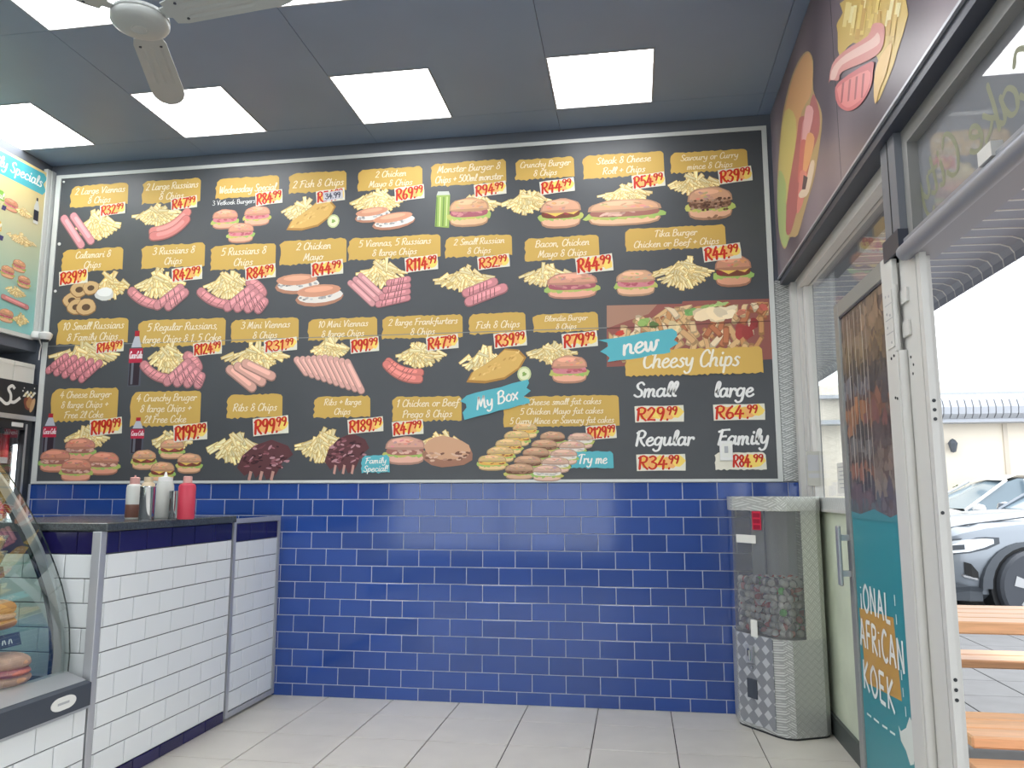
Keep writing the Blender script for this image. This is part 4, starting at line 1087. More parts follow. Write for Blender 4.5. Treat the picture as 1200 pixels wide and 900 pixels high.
def price(parent, box, txt, seed, rot=0.075, size=None):
    s = board_sheet(0.0042); W, H = place(s, box, rot)
    r_ = random.Random(seed)
    P = [(-W/2, -H/2), (0, -H/2 + .5), (W/2, -H/2 + .2), (W/2 + .4, 0), (W/2, H/2), (W*.1, H/2 - .6), (-W*.3, H/2), (-W/2 - .4, H/2 - .5)]
    s.poly(P, (226, 222, 206))
    for k in range(6):
        s.ell(-W*.30 + W*.66*k/5, r_.uniform(-.05, .1)*H, W*.13, H*.36, [(236, 190, 96), (240, 178, 110), (244, 214, 110)][k % 3], 0, 9, wob=.1)
    t = mk('price_tag', s, parent)
    s2 = board_sheet(0.0048); place(s2, box, rot)
    main, cents = txt[:-2], txt[-2:]
    main = main.rstrip('.'); ws = 0.94 * W; n = len(main)
    z = s2
    hh = H * .76
    wm = ws * n / (n + 1.55)
    z.text(main, -ws/2, -hh/2, hh, (200, 50, 30), 0.10, 0.04, align='l', width=wm * .97)
    z.text('.', -ws/2 + wm * .99, -hh/2, hh, (200, 50, 30), 0.10, 0.0, align='l')
    z.text(cents, -ws/2 + wm, -hh*.06, hh*.60, (196, 48, 30), 0.13, 0.04, align='l', width=ws - wm)
    mk('price_lettering', z, t)
    return t
def food(kind, box, i):
    x0_, y0_, x1_, y1_ = box; box = (x0_ - 1.5, y0_ - 1.5, x1_ + 1.5, y1_ + 1)
    s = board_sheet(0.0005, 1.1e-5); W, H = place(s, box); w, h = W/2, H/2
    RN.seed(i * 17 + 5)
    if kind == 'vienna2':
        chips(s, -w*.45, -h*.85, w, h, 44)
        for d in (0, 1): sausage(s, -w*.92 + d*11, h*.55 + d*2, -w*.25 + d*11, -h*.85 + d*4, 4.6, (210, 130, 138))
    elif kind == 'russian2':
        chips(s, -w, -h*.35, w*.75, h, 44)
        sausage(s, -w*.3, -h*.48, w*.88, h*.38, 5.4, (222, 120, 112), 0, -5); sausage(s, -w*.28, -h*.72, w*.86, h*.02, 5.4, (216, 112, 106), 0, -5)
    elif kind == 'bun3':
        for x, y in ((-.56, .35), (.48, .42), (-.02, -.42)): bun(s, x*w, y*h, 32, 24, (216, 142, 108), 'ham', int(x*9))
    elif kind == 'fish':
        chips(s, -w, -h*.6, w*.2, h, 32, peak=.6); fish(s, 2, -2, W*.86, H*.9); lemon(s, w*.78, -h*.5, H*.17)
    elif kind == 'mayochips':
        chips(s, -w*.95, -h*.4, w*.75, h, 48); rollhalf(s, -w*.25, -h*.28, W*.55, H*.4, .1); rollhalf(s, w*.4, -h*.62, W*.66, H*.44, .12)
    elif kind == 'monster':
        chips(s, -w*.4, -h*.5, w, h*.75, 40)
        s.poly([(-w*.92, -h*.8), (-w*.5, -h*.9), (-w*.48, h*.7), (-w*.88, h*.72)], (150, 176, 92))
        for k in range(4): s.poly([(-w*.9 + k*4, -h*.8), (-w*.87 + k*4, -h*.8), (-w*.85 + k*4, h*.62), (-w*.88 + k*4, h*.62)], (206, 220, 150) if k % 2 else (96, 130, 60))
        s.poly([(-w*.88, h*.72), (-w*.48, h*.7), (-w*.52, h*.88), (-w*.84, h*.9)], (190, 194, 186))
        bun(s, w*.08, -h*.18, W*.62, H*.74, (214, 156, 108), 'bacon', 3)
    elif kind == 'burgerR':
        chips(s, -w, -h*.35, w*.25, h*.9, 42); bun(s, w*.45, -h*.28, W*.52, H*.66, (212, 150, 112), 'burger', 4)
    elif kind == 'steakroll':
        chips(s, -w*.6, -h*.2, w*.7, h, 44); bun(s, 0, -h*.35, W*.98, H*.62, (214, 158, 116), 'steak', 5)
    elif kind == 'mince':
        chips(s, -w, -h*.1, w*.6, h, 42); bun(s, w*.2, -h*.32, W*.66, H*.68, (200, 142, 104), 'mince', 6)
        for k in range(60): s.ell(w*.2 + RN.uniform(-.27, .27)*W, -h*.35 + RN.uniform(-.13, .10)*H, 1.9, 1.5, RN.choice([(104, 72, 56), (150, 116, 96), (84, 56, 44), (170, 140, 120)]), 0, 6)
        for k in range(8): s.ell(w*.3 + RN.uniform(-8, 8), -h*.9 + RN.uniform(-2, 3), 2.2, 1.4, (150, 112, 88), 0, 6)
    elif kind == 'calamari':
        chips(s, -w*.15, -h*.5, w, h, 34, warm=.3)
        for x, y, r in ((-.7, -.3, 11), (-.5, .15, 11), (-.15, .2, 10), (-.55, -.6, 11), (-.25, -.62, 12)):
            s.ell(x*w, y*h, r, r*.8, (150, 112, 72), wob=.04); s.ell(x*w, y*h + .5, r*.92, r*.72, (206, 172, 124), wob=.04); s.ell(x*w, y*h, r*.42, r*.3, (96, 74, 56))
        s.ell(w*.28, -h*.1, 11, 7, (206, 206, 202), wob=.05); s.ell(w*.28, 0, 9, 5, (232, 232, 230), wob=.05)
    elif kind in ('russian3', 'russian5'):
        chips(s, -w*.75, -h*.45, w*.6, h, 44)
        sausage(s, -w*.88, h*.05, -w*.12, -h*.5, 5.6, (204, 118, 122), 4, -3)
        n = 3 if kind == 'russian3' else 5
        if n == 5: sausage(s, w*.5, h*.35, w*.85, -h*.1, 6, (204, 118, 122), 3, 2)
        for k in range(n - 1):
            sausage(s, -w*.1 + k*(12 if n == 5 else 13), -h*.62 - k*1.2 + (2 if n == 3 else 0), w*.52 + k*5.5, -h*.02 + 3 - k*5, 5.4, (206, 122, 128), 4)
    elif kind == 'mayo2':
        rollhalf(s, -w*.3, h*.35, W*.62, H*.62, .02); rollhalf(s, w*.32, -h*.3, W*.66, H*.66, .06)
    elif kind == 'mix':
        chips(s, -w*.7, -h*.35, w*.8, h, 46)
        for d in range(3): sausage(s, -w*.9 + d*6, h*.0 + d*4, -w*.2 + d*5, -h*.82 + d*5, 3.6, (212, 138, 140))
        for d in range(4): sausage(s, -w*.02 + d*4, -h*.85 + d*8, w*.85 + d*0, -h*.55 + d*7 - 3, 4.2, (206, 120, 126), 5)
    elif kind == 'russianR':
        chips(s, -w, -h*.45, w*.65, h*.95, 46); sausage(s, -w*.1, -h*.4, w*.62, h*.05, 5.6, (204, 116, 122), 5); sausage(s, -w*.02, -h*.8, w*.86, -h*.25, 6.2, (210, 122, 128), 6)
    elif kind == 'baconroll':
        chips(s, -w, -h*.5, w*.35, h, 42); bun(s, w*.3, -h*.3, W*.66, H*.74, (212, 142, 112), 'bacon', 8)
    elif kind == 'tika':
        bun(s, -w*.68, -h*.35, W*.30, H*.68, (214, 158, 116), 'ham', 9); chips(s, -w*.45, -h*.95, w*.45, h, 56, L=17, w=4.4); bun(s, w*.70, h*.02, W*.27, H*.80, (198, 128, 92), 'burger', 10)
    elif kind == 'russian10':
        chips(s, -w*.8, -h*.5, w, h, 56)
        for r_ in range(2):
            for k in range(5): sausage(s, -w*.86 + k*10 + r_*6, -h*.3 - k*2.6 + r_*5, -w*.62 + k*10 + r_*9, -h*.02 - k*2 + r_*7, 4.2, (206, 112, 120), 3)
    elif kind == 'vienna3':
        chips(s, -w*.95, -h*.3, w, h, 48, warm=.1)
        for d in range(3): sausage(s, -w*.72 + d*9, -h*.1 + d*3, -w*.05 + d*11, -h*.8 + d*6, 5.6, (220, 156, 138))
    elif kind == 'vienna10':
        chips(s, -w*.5, 0, w*.55, h, 40)
        for d in range(10):
            sausage(s, -w*.86 + d*6.6, h*.12 - d*.6 + (6 - abs(d - 5))*.8, -w*.5 + d*7.2 - 4, -h*.35 - d*2.4, 4.2, (222, 158, 144))
    elif kind == 'frank':
        chips(s, -w*.5, -h*.45, w, h*.95, 46, peak=.45); sausage(s, -w*.72, h*.02, w*.25, -h*.5, 5, (214, 104, 92), 5, -4); sausage(s, -w*.78, -h*.1, w*.22, -h*.78, 5.2, (220, 110, 98), 5, -5)
    elif kind == 'blondie':
        chips(s, -w, -h*.2, w*.55, h, 44); bun(s, w*.28, -h*.35, W*.56, H*.66, (214, 144, 110), 'ham', 12)
    elif kind in ('four_a', 'four_b'):
        chips(s, -w*.35, -h*.15, w*.72, h*.85, 46)
        if kind == 'four_a':
            for x, y in ((.05, .02), (-.55, -.32), (.66, -.42), (.0, -.62)): bun(s, x*w, y*h, 38, 26, (206, 126, 96), 'steak', int(x*50))
        else:
            for x, y in ((.2, .1), (-.55, -.28), (.7, -.42), (-.02, -.72)): bun(s, x*w, y*h, 30, 23, (210, 150, 106), 'burger', int(x*50))
    elif kind == 'ribs':
        chips(s, -w, -h*.55, w*.35, h*.85, 44, warm=-.2); ribs(s, w*.38, -h*.28, W*.64, H*.72, 3)
    elif kind == 'ribs2':
        chips(s, -w, -h*.75, w*.6, h*.9, 56, warm=-.1); ribs(s, w*.4, -h*.2, W*.58, H*.78, 4)
    elif kind == 'prego':
        chips(s, -w*.2, -h*.4, w*.7, h*.8, 34); bun(s, -w*.52, -h*.12, W*.46, H*.66, (206, 146, 122), 'steak', 13)
        s.ell(w*.4, -h*.3, W*.27, H*.30, (160, 116, 96), .0, wob=.05); s.ell(w*.38, -h*.05, W*.25, H*.26, (206, 162, 130), -.1, wob=.04)
        for k in range(26): s.ell(w*.4 + RN.uniform(-24, 24), -h*.36 + RN.uniform(-6, 4), 3.2, 1.3, RN.choice([(120, 84, 70), (214, 180, 156), (180, 138, 118)]), RN.uniform(-.5, .5), 6)
    elif kind == 'fatcakes':
        for r_, c_, f_ in ((0, (212, 172, 108), 'cheese'), (1, (190, 142, 104), 'mince'), (2, (204, 160, 134), 'mayo')):
            for k in range(5):
                bun(s, (-.72 + r_*.50 + (4 - k)*.15)*w, (-.62 - (0 if r_ == 0 else .12) + .30*(4 - k))*h + (5 if r_ == 0 else 0) - r_*2, 36 - (4 - k)*1.2, 20, c_, f_, r_*7 + k)
    return s
for i, (lb, lines, pb, pr, kind, fb) in enumerate(ITEMS):
    s = board_sheet(0.0002); W, H = place(s, lb, random.Random(i).uniform(-.008, .008))
    gold(s, W, H, GOLD, i)
    lab = mk('name_label', s)
    s = board_sheet(0.0006); place(s, lb)
    L = lines.split('|'); n = len(L); ph_ = H / (n + .25)
    for k, t in enumerate(L):
        hh = min(ph_ * .66, 8.2)
        yy = (n / 2 - k - 1) * ph_ + (ph_ - hh) / 2 + (.6 if n > 1 else -1)
        est = sum((glyph(c)[1] + .02) if c != ' ' else .34 for c in t) * hh
        s.text(t, 0, yy, hh, (238, 226, 196), 0.078, .18, width=min(W * .90, est * 1.12))
    mk('lettering', s, lab)
    mk('food_picture', food(kind, fb, i))
    pt = price(mb, pb, pr, i)
    if i == 3:
        s = board_sheet(0.0054, 1e-4); place(s, (379, 224, 402, 235), .075)
        s.poly([(-11.5, -5), (11.5, -5), (11.5, 5), (-11.5, 5)], (200, 198, 205)); s.text('34.99', 0, -3, 6, (60, 62, 80), .12, 0, width=18)
        mk('price_sticker', s, pt)
s = board_sheet(0.0006); place(s, (249, 234, 299, 240)); s.text('3 Vetkoek Burgers', 0, -2.2, 5.2, (226, 226, 226), .07, 0, width=50); mk('side_note', s)
for bx in ((150, 390, 168, 450), (49, 487, 67, 530), (152, 491, 170, 530)):
    s = board_sheet(0.0004, 3e-5); W, H = place(s, bx); cola(s, -W*.42, -H/2, W*.42, H/2); mk('bottle_picture', s)
# My Box, Try me, Family Special
def splash(box, rot, txt, size, rgb=(92, 178, 190), name='splash', lines=None, kind='brush', tw=None):
    s = board_sheet(0.0055); W, H = place(s, box, rot)
    (brush(s, W, H, rgb, len(txt)) if kind == 'brush' else gold(s, W, H, rgb, 5, .8))
    o = mk(name, s); s = board_sheet(0.006); place(s, box, rot)
    for t, y in (lines or [(txt, -size * .38)]): s.text(t, 0, y, size, (236, 234, 226), .085, .16, width=tw or W * .78)
    mk('lettering', s, o)
splash((545, 455, 619, 482), .235, 'My Box', 14, name='brush_splash', tw=50)
splash((669, 529, 719, 549), .0, 'Try me', 11, kind='patch', name='patch', tw=34)
splash((424, 534, 457, 554), .02, 'Family Special', 6.5, kind='patch', name='patch', lines=[('Family', 1.0), ('Special!', -8.0)], tw=29)
# Cheesy chips panel
s = board_sheet(0.0003, 1.2e-5)
def PX(x, y): p = on_y(x, y, BY); return (p.x, p.z)
s.frame(0, 0, 1)
def clipq(pts): return pts
s.poly([PX(711, 430), PX(905, 421), PX(903.5, 350), PX(800, 353), PX(799, 356), PX(711, 358)], (150, 92, 84))
s.poly([PX(711, 385), PX(711, 358), PX(770, 357), PX(760, 368), PX(735, 376)], (172, 132, 112))
r_ = random.Random(11)
ax0, az0 = PX(713, 428); ax1, az1 = PX(902, 354)
def inside(x, z): return ax0 + .02 < x < ax1 - .02 and az0 + .02 < z < az1 - .02
KP = (on_y(810, 400, BY).x - on_y(800, 400, BY).x) / 10
cl = [(214, 172, 124), (228, 196, 150), (204, 150, 100), (236, 214, 178), (190, 120, 84), (222, 184, 132)]
for k in range(120):
    t = r_.random()
    xx = 716 + 186 * t; yy = 416 - r_.random() ** .8 * (20 + 50 * min(1, t * 1.7))
    if yy < 362 and t < .3: continue
    a = r_.uniform(.5, 2.5); L = r_.uniform(14, 30); w_ = r_.uniform(5, 9)
    cx_, cz_ = PX(xx, yy)
    P = []
    for sx_, sy_ in ((-.5, -.5), (0, -.56), (.5, -.45), (.54, 0), (.5, .5), (0, .45), (-.5, .5), (-.54, 0)):
        u, v = sx_ * L * KP, sy_ * w_ * KP
        P.append((min(max(cx_ + u * cos(a) - v * sin(a), ax0 + .004), ax1 - .006), min(max(cz_ + u * sin(a) + v * cos(a), az0 + .01), az1 - .008)))
    c = r_.choice(cl); s.poly(P, [v * .8 for v in c])
    P2 = [(cx_ + (p[0] - cx_) * .76, cz_ + (p[1] - cz_) * .76 + .002) for p in P]
    s.poly(P2, c)
for xx, yy, rx, ry, c in ((755, 377, 9, 7, (146, 176, 100)), (812, 364, 13, 6, (132, 180, 106)), (830, 360, 10, 5, (170, 196, 120)), (845, 356, 9, 3, (180, 204, 130)), (728, 391, 7, 4, (196, 70, 56)), (833, 371, 22, 12, (232, 210, 172)), (850, 366, 14, 9, (238, 220, 186)), (872, 388, 10, 12, (164, 70, 66)), (884, 380, 6, 9, (150, 60, 60)), (868, 366, 7, 4, (206, 128, 104)), (895, 360, 6, 5, (190, 100, 88)), (790, 384, 8, 9, (230, 208, 160)), (766, 381, 6, 5, (96, 120, 70))):
    cx_, cz_ = PX(xx, yy)
    for q in range(5):
        s.ell(cx_ + r_.uniform(-.5, .5) * rx * KP, cz_ + r_.uniform(-.4, .4) * ry * KP, rx * KP * .6, ry * KP * .6, c, r_.uniform(-.5, .5), 9, r_.uniform(-.12, .1), .12)
cp = mk('cheesy_chips_photo', s)
s = board_sheet(0.0045, 1e-4); s.frame(0, 0, 1)
for x0, x1, y0_, y1_ in ((711, 905, 385.2, 376.6),):
    a_, b_ = PX(x0, y0_), PX(x1, y1_)
    s.poly([a_, b_, (b_[0], b_[1] + .004), (a_[0], a_[1] + .004)], (88, 60, 52))
mk('photo_joint', s, cp)
s = board_sheet(0.0046); W, H = place(s, (732, 408, 893, 440), .0); gold(s, W, H, (212, 174, 92), 77, 1.2); g_ = mk('name_label', s)
s = board_sheet(0.005); place(s, (732, 408, 893, 440)); s.text('Cheesy Chips', -4, -6, 20, (238, 232, 214), .075, .18, width=114); mk('lettering', s, g_)
splash((708, 391, 790, 419), .13, 'new', 22, name='brush_splash', tw=42)
for txt, box, pb, pr in (('Small', (742, 447, 792, 466), (744, 475, 801, 495), 'R29.99'), ('large', (836, 446, 882, 466), (836, 473, 896, 493), 'R64.99'), ('Regular', (744, 504, 812, 523), (746, 532, 803, 552), 'R34.99')):
    s = board_sheet(0.0005); W, H = place(s, box); s.text(txt, 0, -H/2 + 1, H * .92, (232, 232, 230), .095, .16, width=W); mk('size_lettering', s)
    price(mb, pb, pr, 50, 0.0)
s = board_sheet(0.0005); W, H = place(s, (840, 503, 900, 523)); s.text('Family', 0, -H/2 + 2, H * .92, (232, 232, 230), .095, .16, width=W); mk('size_lettering', s)
s = board_sheet(0.0042); W, H = place(s, (838, 530, 898, 551)); gold(s, W, H, (226, 222, 206), 9, .6); s.ell(14, 0, 14, 8, (244, 214, 110), wob=.1); g_ = mk('price_tag', s)
s = board_sheet(0.0048); place(s, (858, 531, 896, 549)); s.text('R84.', -18.5, -7, 14, (196, 48, 30), .1, .04, 'l', 23); s.text('99', 5.5, -1, 8.5, (196, 48, 30), .13, .04, 'l', 12); mk('price_lettering', s, g_)
# light switch on the board
sw = thing('light_switch', 'white double switch plate over the Family price on the board', 'switch', (0.541, BY - 0.008, 1.518))
part('plate', MB().box((0.503, BY - 0.0140, 1.458), (0.579, BY - 0.0065, 1.578), 0.003), MT['wplas'], sw)
part('rocker', MB().box((0.530, BY - 0.0175, 1.505), (0.552, BY - 0.0142, 1.545), 0.001), MT['rim'], sw)
part('surround', MB().box((0.516, BY - 0.0145, 1.478), (0.566, BY - 0.0140, 1.560)), MT['paper'], sw)

# ------------------------------------------------------------------ teal specials board on the left wall
LF = XL + 0.0
lbd = thing('specials_board', 'pale teal daily specials board with food pictures on the left wall', 'menu board', (LF, 3.6, 2.35))
def grad_mat():
    m = bpy.data.materials.new('two_tone_print'); m.use_nodes = True
    nt = m.node_tree; b = nt.nodes['Principled BSDF']; b.inputs['Roughness'].default_value = 0.35
    g = nt.nodes.new('ShaderNodeNewGeometry'); sp = nt.nodes.new('ShaderNodeSeparateXYZ'); mr = nt.nodes.new('ShaderNodeMapRange')
    cr = nt.nodes.new('ShaderNodeValToRGB')
    nt.links.new(g.outputs['Position'], sp.inputs[0]); nt.links.new(sp.outputs[2], mr.inputs['Value'])
    mr.inputs['From Min'].default_value = 2.4; mr.inputs['From Max'].default_value = 3.5
    e = cr.color_ramp.elements; e[0].color = (*lin((140, 196, 192)), 1); e[1].color = (*lin((222, 200, 140)), 1); e[0].position = 0.1; e[1].position = 0.95
    nt.links.new(mr.outputs[0], cr.inputs[0]); nt.links.new(cr.outputs[0], b.inputs['Base Color'])
    return m
part('panel', MB().box((XL - 0.028, 2.4, 2.365), (LF - 0.004, 4.80, 3.57)), grad_mat(), lbd)
part('frame', MB().box((XL - 0.028, 4.802, 2.345), (LF + 0.004, 4.835, 3.60)).box((XL - 0.028, 2.4, 2.335), (LF + 0.004, 4.80, 2.362)), MT['wtrim'], lbd)
tr_ = struct('trim_1', MB().box((XL - 0.028, 4.842, 2.35), (XL + 0.01, YW - 0.002, 3.60)), MT['wtrim'])
def left_sheet(base): return Sheet((LF - 0.0038, 0, 0), (0, 1, 0), (0, 0, 1), (1, 0, 0), base, 3e-5)
def lplace(s, box, rot=0.0):
    x0, y0, x1, y1 = box; cx, cy = (x0 + x1) / 2, (y0 + y1) / 2
    c = on_x(cx, cy, LF); kz = (on_x(cx, cy - 10, LF).z - on_x(cx, cy + 10, LF).z) / 20
    ky = abs(on_x(x1, cy, LF).y - on_x(x0, cy, LF).y)
    s.frame(c.y, c.z, kz, rot); return ky / kz, y1 - y0
s = left_sheet(0.0005)
p0, p1 = on_x(55, 218, LF), on_x(-30, 150, LF)
zz = 3.44
s.frame(4.35, 3.475, 0.0051); s.poly([(-170, -16), (84, -16), (90, -8), (84, 0), (90, 10), (84, 15), (-170, 15)], (84, 176, 188))
s.text('Daily Specials', 32, -6, 15, (236, 240, 236), .08, .15, width=98)
part('title', s.b, MT['inkg'], lbd)
for k, (zy, c, kind) in enumerate(((3.23, (132, 186, 84), 'b'), (3.02, (218, 180, 80), 'c'), (2.79, (200, 60, 84), 'd'), (2.62, (70, 80, 150), 'e'), (2.47, (100, 70, 150), 'f'))):
    s = left_sheet(0.0005)
    for yc in (4.29,):
        s.frame(yc, zy + .02, 0.0042); gold(s, 76, 17, c, k, .5); s.text('Special', 16, -5, 10, (236, 232, 220), .09, .15, width=40)
        s.frame(yc + .10, zy - .055, 0.0042)
        for q in range(3): s.poly([(-16 + q * 13, -4), (-8 + q * 13, -4), (-6 + q * 13, 4), (-14 + q * 13, 4)], (60, 60, 110))
        s.text('R', -30, -4, 9, c, .1, 0, width=8)
    lab = part('special_label', s.b, MT['inkg'], lbd)
    s = left_sheet(0.0008); s.frame(4.61, zy - .015, 0.0038)
    if kind == 'b': bun(s, -26, 0, 34, 24, (206, 130, 96), 'ham', 2); chips(s, -14, -14, 24, 8, 22); s.poly([(26, -14), (38, -14), (38, 18), (34, 30), (30, 30), (26, 18)], (206, 210, 206)); s.poly([(26, -8), (38, -8), (38, 12), (26, 12)], (40, 44, 60)); s.poly([(30, 30), (34, 30), (34, 36), (30, 36)], (40, 44, 60))
    elif kind == 'c': chips(s, -30, -12, 40, 14, 34)
    elif kind == 'd':
        for x, y in ((-20, -6), (4, 12), (18, -14)): bun(s, x, y, 32, 24, (212, 150, 108), 'ham', int(x))
    elif kind == 'e': chips(s, -22, -4, 26, 20, 26); sausage(s, -26, -8, 30, -14, 5, (206, 120, 120))
    else: bun(s, -14, 0, 34, 26, (212, 150, 108), 'ham', 8); chips(s, 0, -14, 36, 14, 26)
    part('food_picture', s.b, MT['inkg'], lbd)
# the drinks fridge header print
hs_ = Sheet((FXf + 0.0502, 0, 0), (0, 1, 0), (0, 0, 1), (1, 0, 0), 0.0003, 3e-5)
hs_.frame(4.58, 1.915, 0.006)
hs_.strip(*ribbon(_cat([(-16, -6), (-8, -4), (2, -9), (8, -6), (8, 2), (4, 8), (9, 12), (13, 9)]), 1.8), (226, 226, 222))
hs_.strip(*ribbon(_cat([(8, -6), (14, -6), (22, 0)]), 1.8), (226, 226, 222))
hs_.frame(4.79, 1.905, 0.0030)
hs_.ell(0, -6, 15, 16, (122, 66, 52), wob=.08); hs_.ell(4, -6, 11, 13, (176, 128, 84), .3, wob=.1); hs_.ell(12, -10, 6, 18, (200, 160, 116), -.3)
for q in range(9): hs_.ell(-14 + q * 3.6, 10 + (q % 3) * 4, 5, 3.2, (226, 214, 160) if q % 2 else (232, 230, 220), .6, 8, wob=.2)
hs_.ell(-20, 20, 2, 2, (230, 230, 226)); hs_.ell(-17, 27, 1.6, 1.6, (230, 230, 226)); hs_.ell(14, 30, 1.6, 1.6, (230, 230, 226))
part('header_print', hs_.b, MT['inkg'], hd)

# ------------------------------------------------------------------ banner over the shopfront
bn = thing('food_banner', 'long grey-mauve banner with bread roll and hot-dog pictures over the shopfront', 'banner', (XB, 2.5, 2.566))
def banner_mat():
    m = mat('banner_print', (112, 98, 104), 0.32, spec=0.5); nt = m.node_tree; b = nt.nodes['Principled BSDF']
    nz = nt.nodes.new('ShaderNodeTexNoise'); nz.inputs['Scale'].default_value = 1.3; nz.inputs['Detail'].default_value = 1
    cr = nt.nodes.new('ShaderNodeValToRGB'); e = cr.color_ramp.elements
    e[0].color = (*lin((84, 72, 80)), 1); e[1].color = (*lin((140, 126, 132)), 1); e[0].position = .35; e[1].position = .65
    g = nt.nodes.new('ShaderNodeNewGeometry'); nt.links.new(g.outputs['Position'], nz.inputs['Vector'])
    nt.links.new(nz.outputs[0], cr.inputs[0]); nt.links.new(cr.outputs[0], b.inputs['Base Color']); return m
part('panel', MB().box((XB - 0.006, -1.5, 2.58), (XB - 0.0005, 4.872, 3.648)), banner_mat(), bn)
part('edge_strip', MB().box((XB - 0.010, -1.5, 2.568), (XB - 0.0005, 4.872, 2.579)), MT['alum'], bn)
part('panel_joint', MB().box((XB - 0.0068, 3.35, 2.585), (XB - 0.0062, 3.353, 3.645)), MT['bronze'], bn)
BS_ = Sheet((XB - 0.0065, 0, 0), (0, -1, 0), (0, 0, 1), (-1, 0, 0), 0.0004, 5e-5)
BS_.frame(0, 0, 1)
def closed(p, n=3):
    o = []; m = len(p)
    for i in range(m):
        a, b, c, d = p[i - 1], p[i], p[(i + 1) % m], p[(i + 2) % m]
        for k in range(n):
            t = k / n
            o.append(tuple(0.5 * (2 * b[j] + (c[j] - a[j]) * t + (2 * a[j] - 5 * b[j] + 4 * c[j] - d[j]) * t * t + (3 * b[j] - a[j] - 3 * c[j] + d[j]) * t ** 3) for j in (0, 1)))
    return o
def bp_(pts, rgb):
    if len(pts) > 4: pts = closed(pts)
    rgb = [min(255, v * .86 + 34) for v in rgb]
    BS_.poly([(lambda p: (-p.y, p.z))(on_x(x, y, XB - 0.0065)) for x, y in pts], rgb)
bp_([(947, 60), (953, 72), (953, 105), (962, 128), (963, 150), (955, 205), (945, 240), (935, 275), (926, 278), (920, 292), (914, 278), (911, 240), (912, 190), (918, 130), (928, 90), (938, 68)], (178, 146, 92))
bp_([(947, 62), (952, 74), (951, 108), (940, 130), (934, 160), (930, 200), (922, 240), (914, 200), (919, 135), (929, 92), (939, 70)], (206, 150, 92))
bp_([(920, 130), (933, 140), (930, 190), (922, 236), (914, 240), (913, 190)], (202, 182, 96))
bp_([(913, 200), (921, 215), (921, 250), (925, 275), (920, 290), (914, 276), (911, 240)], (168, 184, 104))
bp_([(937, 138), (946, 134), (953, 110), (960, 130), (960, 155), (950, 185), (940, 225), (932, 255), (926, 274), (921, 270), (923, 230), (929, 190), (934, 160)], (170, 86, 82))
for a, b_, c in ((0, 0, (206, 128, 128)), (6, -20, (224, 158, 152)), (-4, 30, (196, 92, 84)), (2, 60, (184, 84, 70)), (8, 20, (222, 150, 92)), (-6, 75, (214, 120, 104))):
    bp_([(942 + a * .6, 140 + b_ * .8), (950 + a * .6, 146 + b_ * .8), (944 + a * .5, 178 + b_ * .8), (937 + a * .5, 190 + b_ * .8), (939 + a * .5, 160 + b_ * .8)], c)
bp_([(950, 190), (955, 192), (948, 225), (940, 232), (936, 228), (944, 215)], (222, 196, 166))
bp_([(942, 205), (947, 208), (944, 222), (940, 222)], (70, 50, 56))
# chips and grilled sausage
bp_([(990, 0), (1062, 0), (1052, 60), (1040, 95), (1028, 120), (1026, 100), (1030, 72), (1020, 60), (1000, 50), (984, 65), (982, 38), (981, 28), (988, 15)], (204, 168, 74))
rr = random.Random(5)
for k in range(44):
    x = rr.uniform(990, 1052); y = rr.uniform(2, 60) if x > 1034 else rr.uniform(2, 34)
    L = rr.uniform(16, 30); w_ = rr.uniform(3, 5); dx = -L * .25
    bp_([(x, y - L / 2 if y - L / 2 > -2 else -2), (x + w_, y - L / 2 if y - L / 2 > -2 else -2), (x + w_ + dx * .6, y + L / 2), (x + dx * .6, y + L / 2)], rr.choice([(226, 194, 92), (236, 212, 128), (196, 150, 60), (214, 176, 80), (240, 224, 160)]))
bp_([(1046, 50), (1040, 84), (1032, 104), (1027, 122), (1025, 104), (1029, 74)], (224, 178, 96))
bp_([(984, 96), (1022, 72), (1024, 84), (1022, 100), (1014, 116), (1005, 126), (994, 130), (984, 124), (980, 112)], (200, 88, 88))
bp_([(985, 100), (1018, 82), (1020, 98), (1012, 114), (1003, 122), (994, 126), (986, 120), (983, 110)], (226, 122, 116))
for k in range(4): bp_([(988 + k * 8, 97 - k * 3.5), (990.5 + k * 8, 96 - k * 3.5), (988 + k * 8, 120 - k * 2), (986 + k * 8, 121 - k * 2)], (160, 64, 68))
bp_([(972, 100), (976, 76), (990, 60), (1018, 42), (1024, 28), (1036, 28), (1038, 40), (1034, 58), (1020, 70), (988, 84), (984, 94), (974, 94)], (210, 128, 118))
bp_([(974, 92), (978, 78), (992, 64), (1022, 46), (1030, 38), (1032, 50), (1018, 60), (988, 76), (980, 92)], (232, 186, 172))
part('food_picture', BS_.b, MT['inkg'], bn)

# ------------------------------------------------------------------ capsule machine in the corner
vm = thing('capsule_machine', 'tread-plate vending machine full of toy balls in the right corner', 'vending machine', (0.77, 4.62, 0))
FP = [(0.535, 4.69), (0.545, 4.655), (0.70, 4.445), (0.742, 4.412), (0.79, 4.405), (0.955, 4.478), (0.985, 4.52), (0.992, 4.60), (0.992, 4.66), (0.93, 4.845), (0.535, 4.845)]
def lowp(pts, z0, z1, b=None):
    return (b or MB()).prism(pts, lambda x, y: (x, y, z0), lambda x, y: (x, y, z1))
def wall_of(i0, i1, z0, z1, t=0.006):
    """sheet following the outline from corner i0 to i1"""
    P = [FP[k % len(FP)] for k in range(i0, i1 + 1)]
    c = Vector((0.74, 4.64)); q = []
    for i, p in enumerate(P):
        a = Vector(P[max(i - 1, 0)]); b_ = Vector(P[min(i + 1, len(P) - 1)]); t_ = (b_ - a).normalized()
        n_ = Vector((-t_.y, t_.x)); q.append((p[0] + n_.x * t, p[1] + n_.y * t))
    return lowp(P + q[::-1], z0, z1)
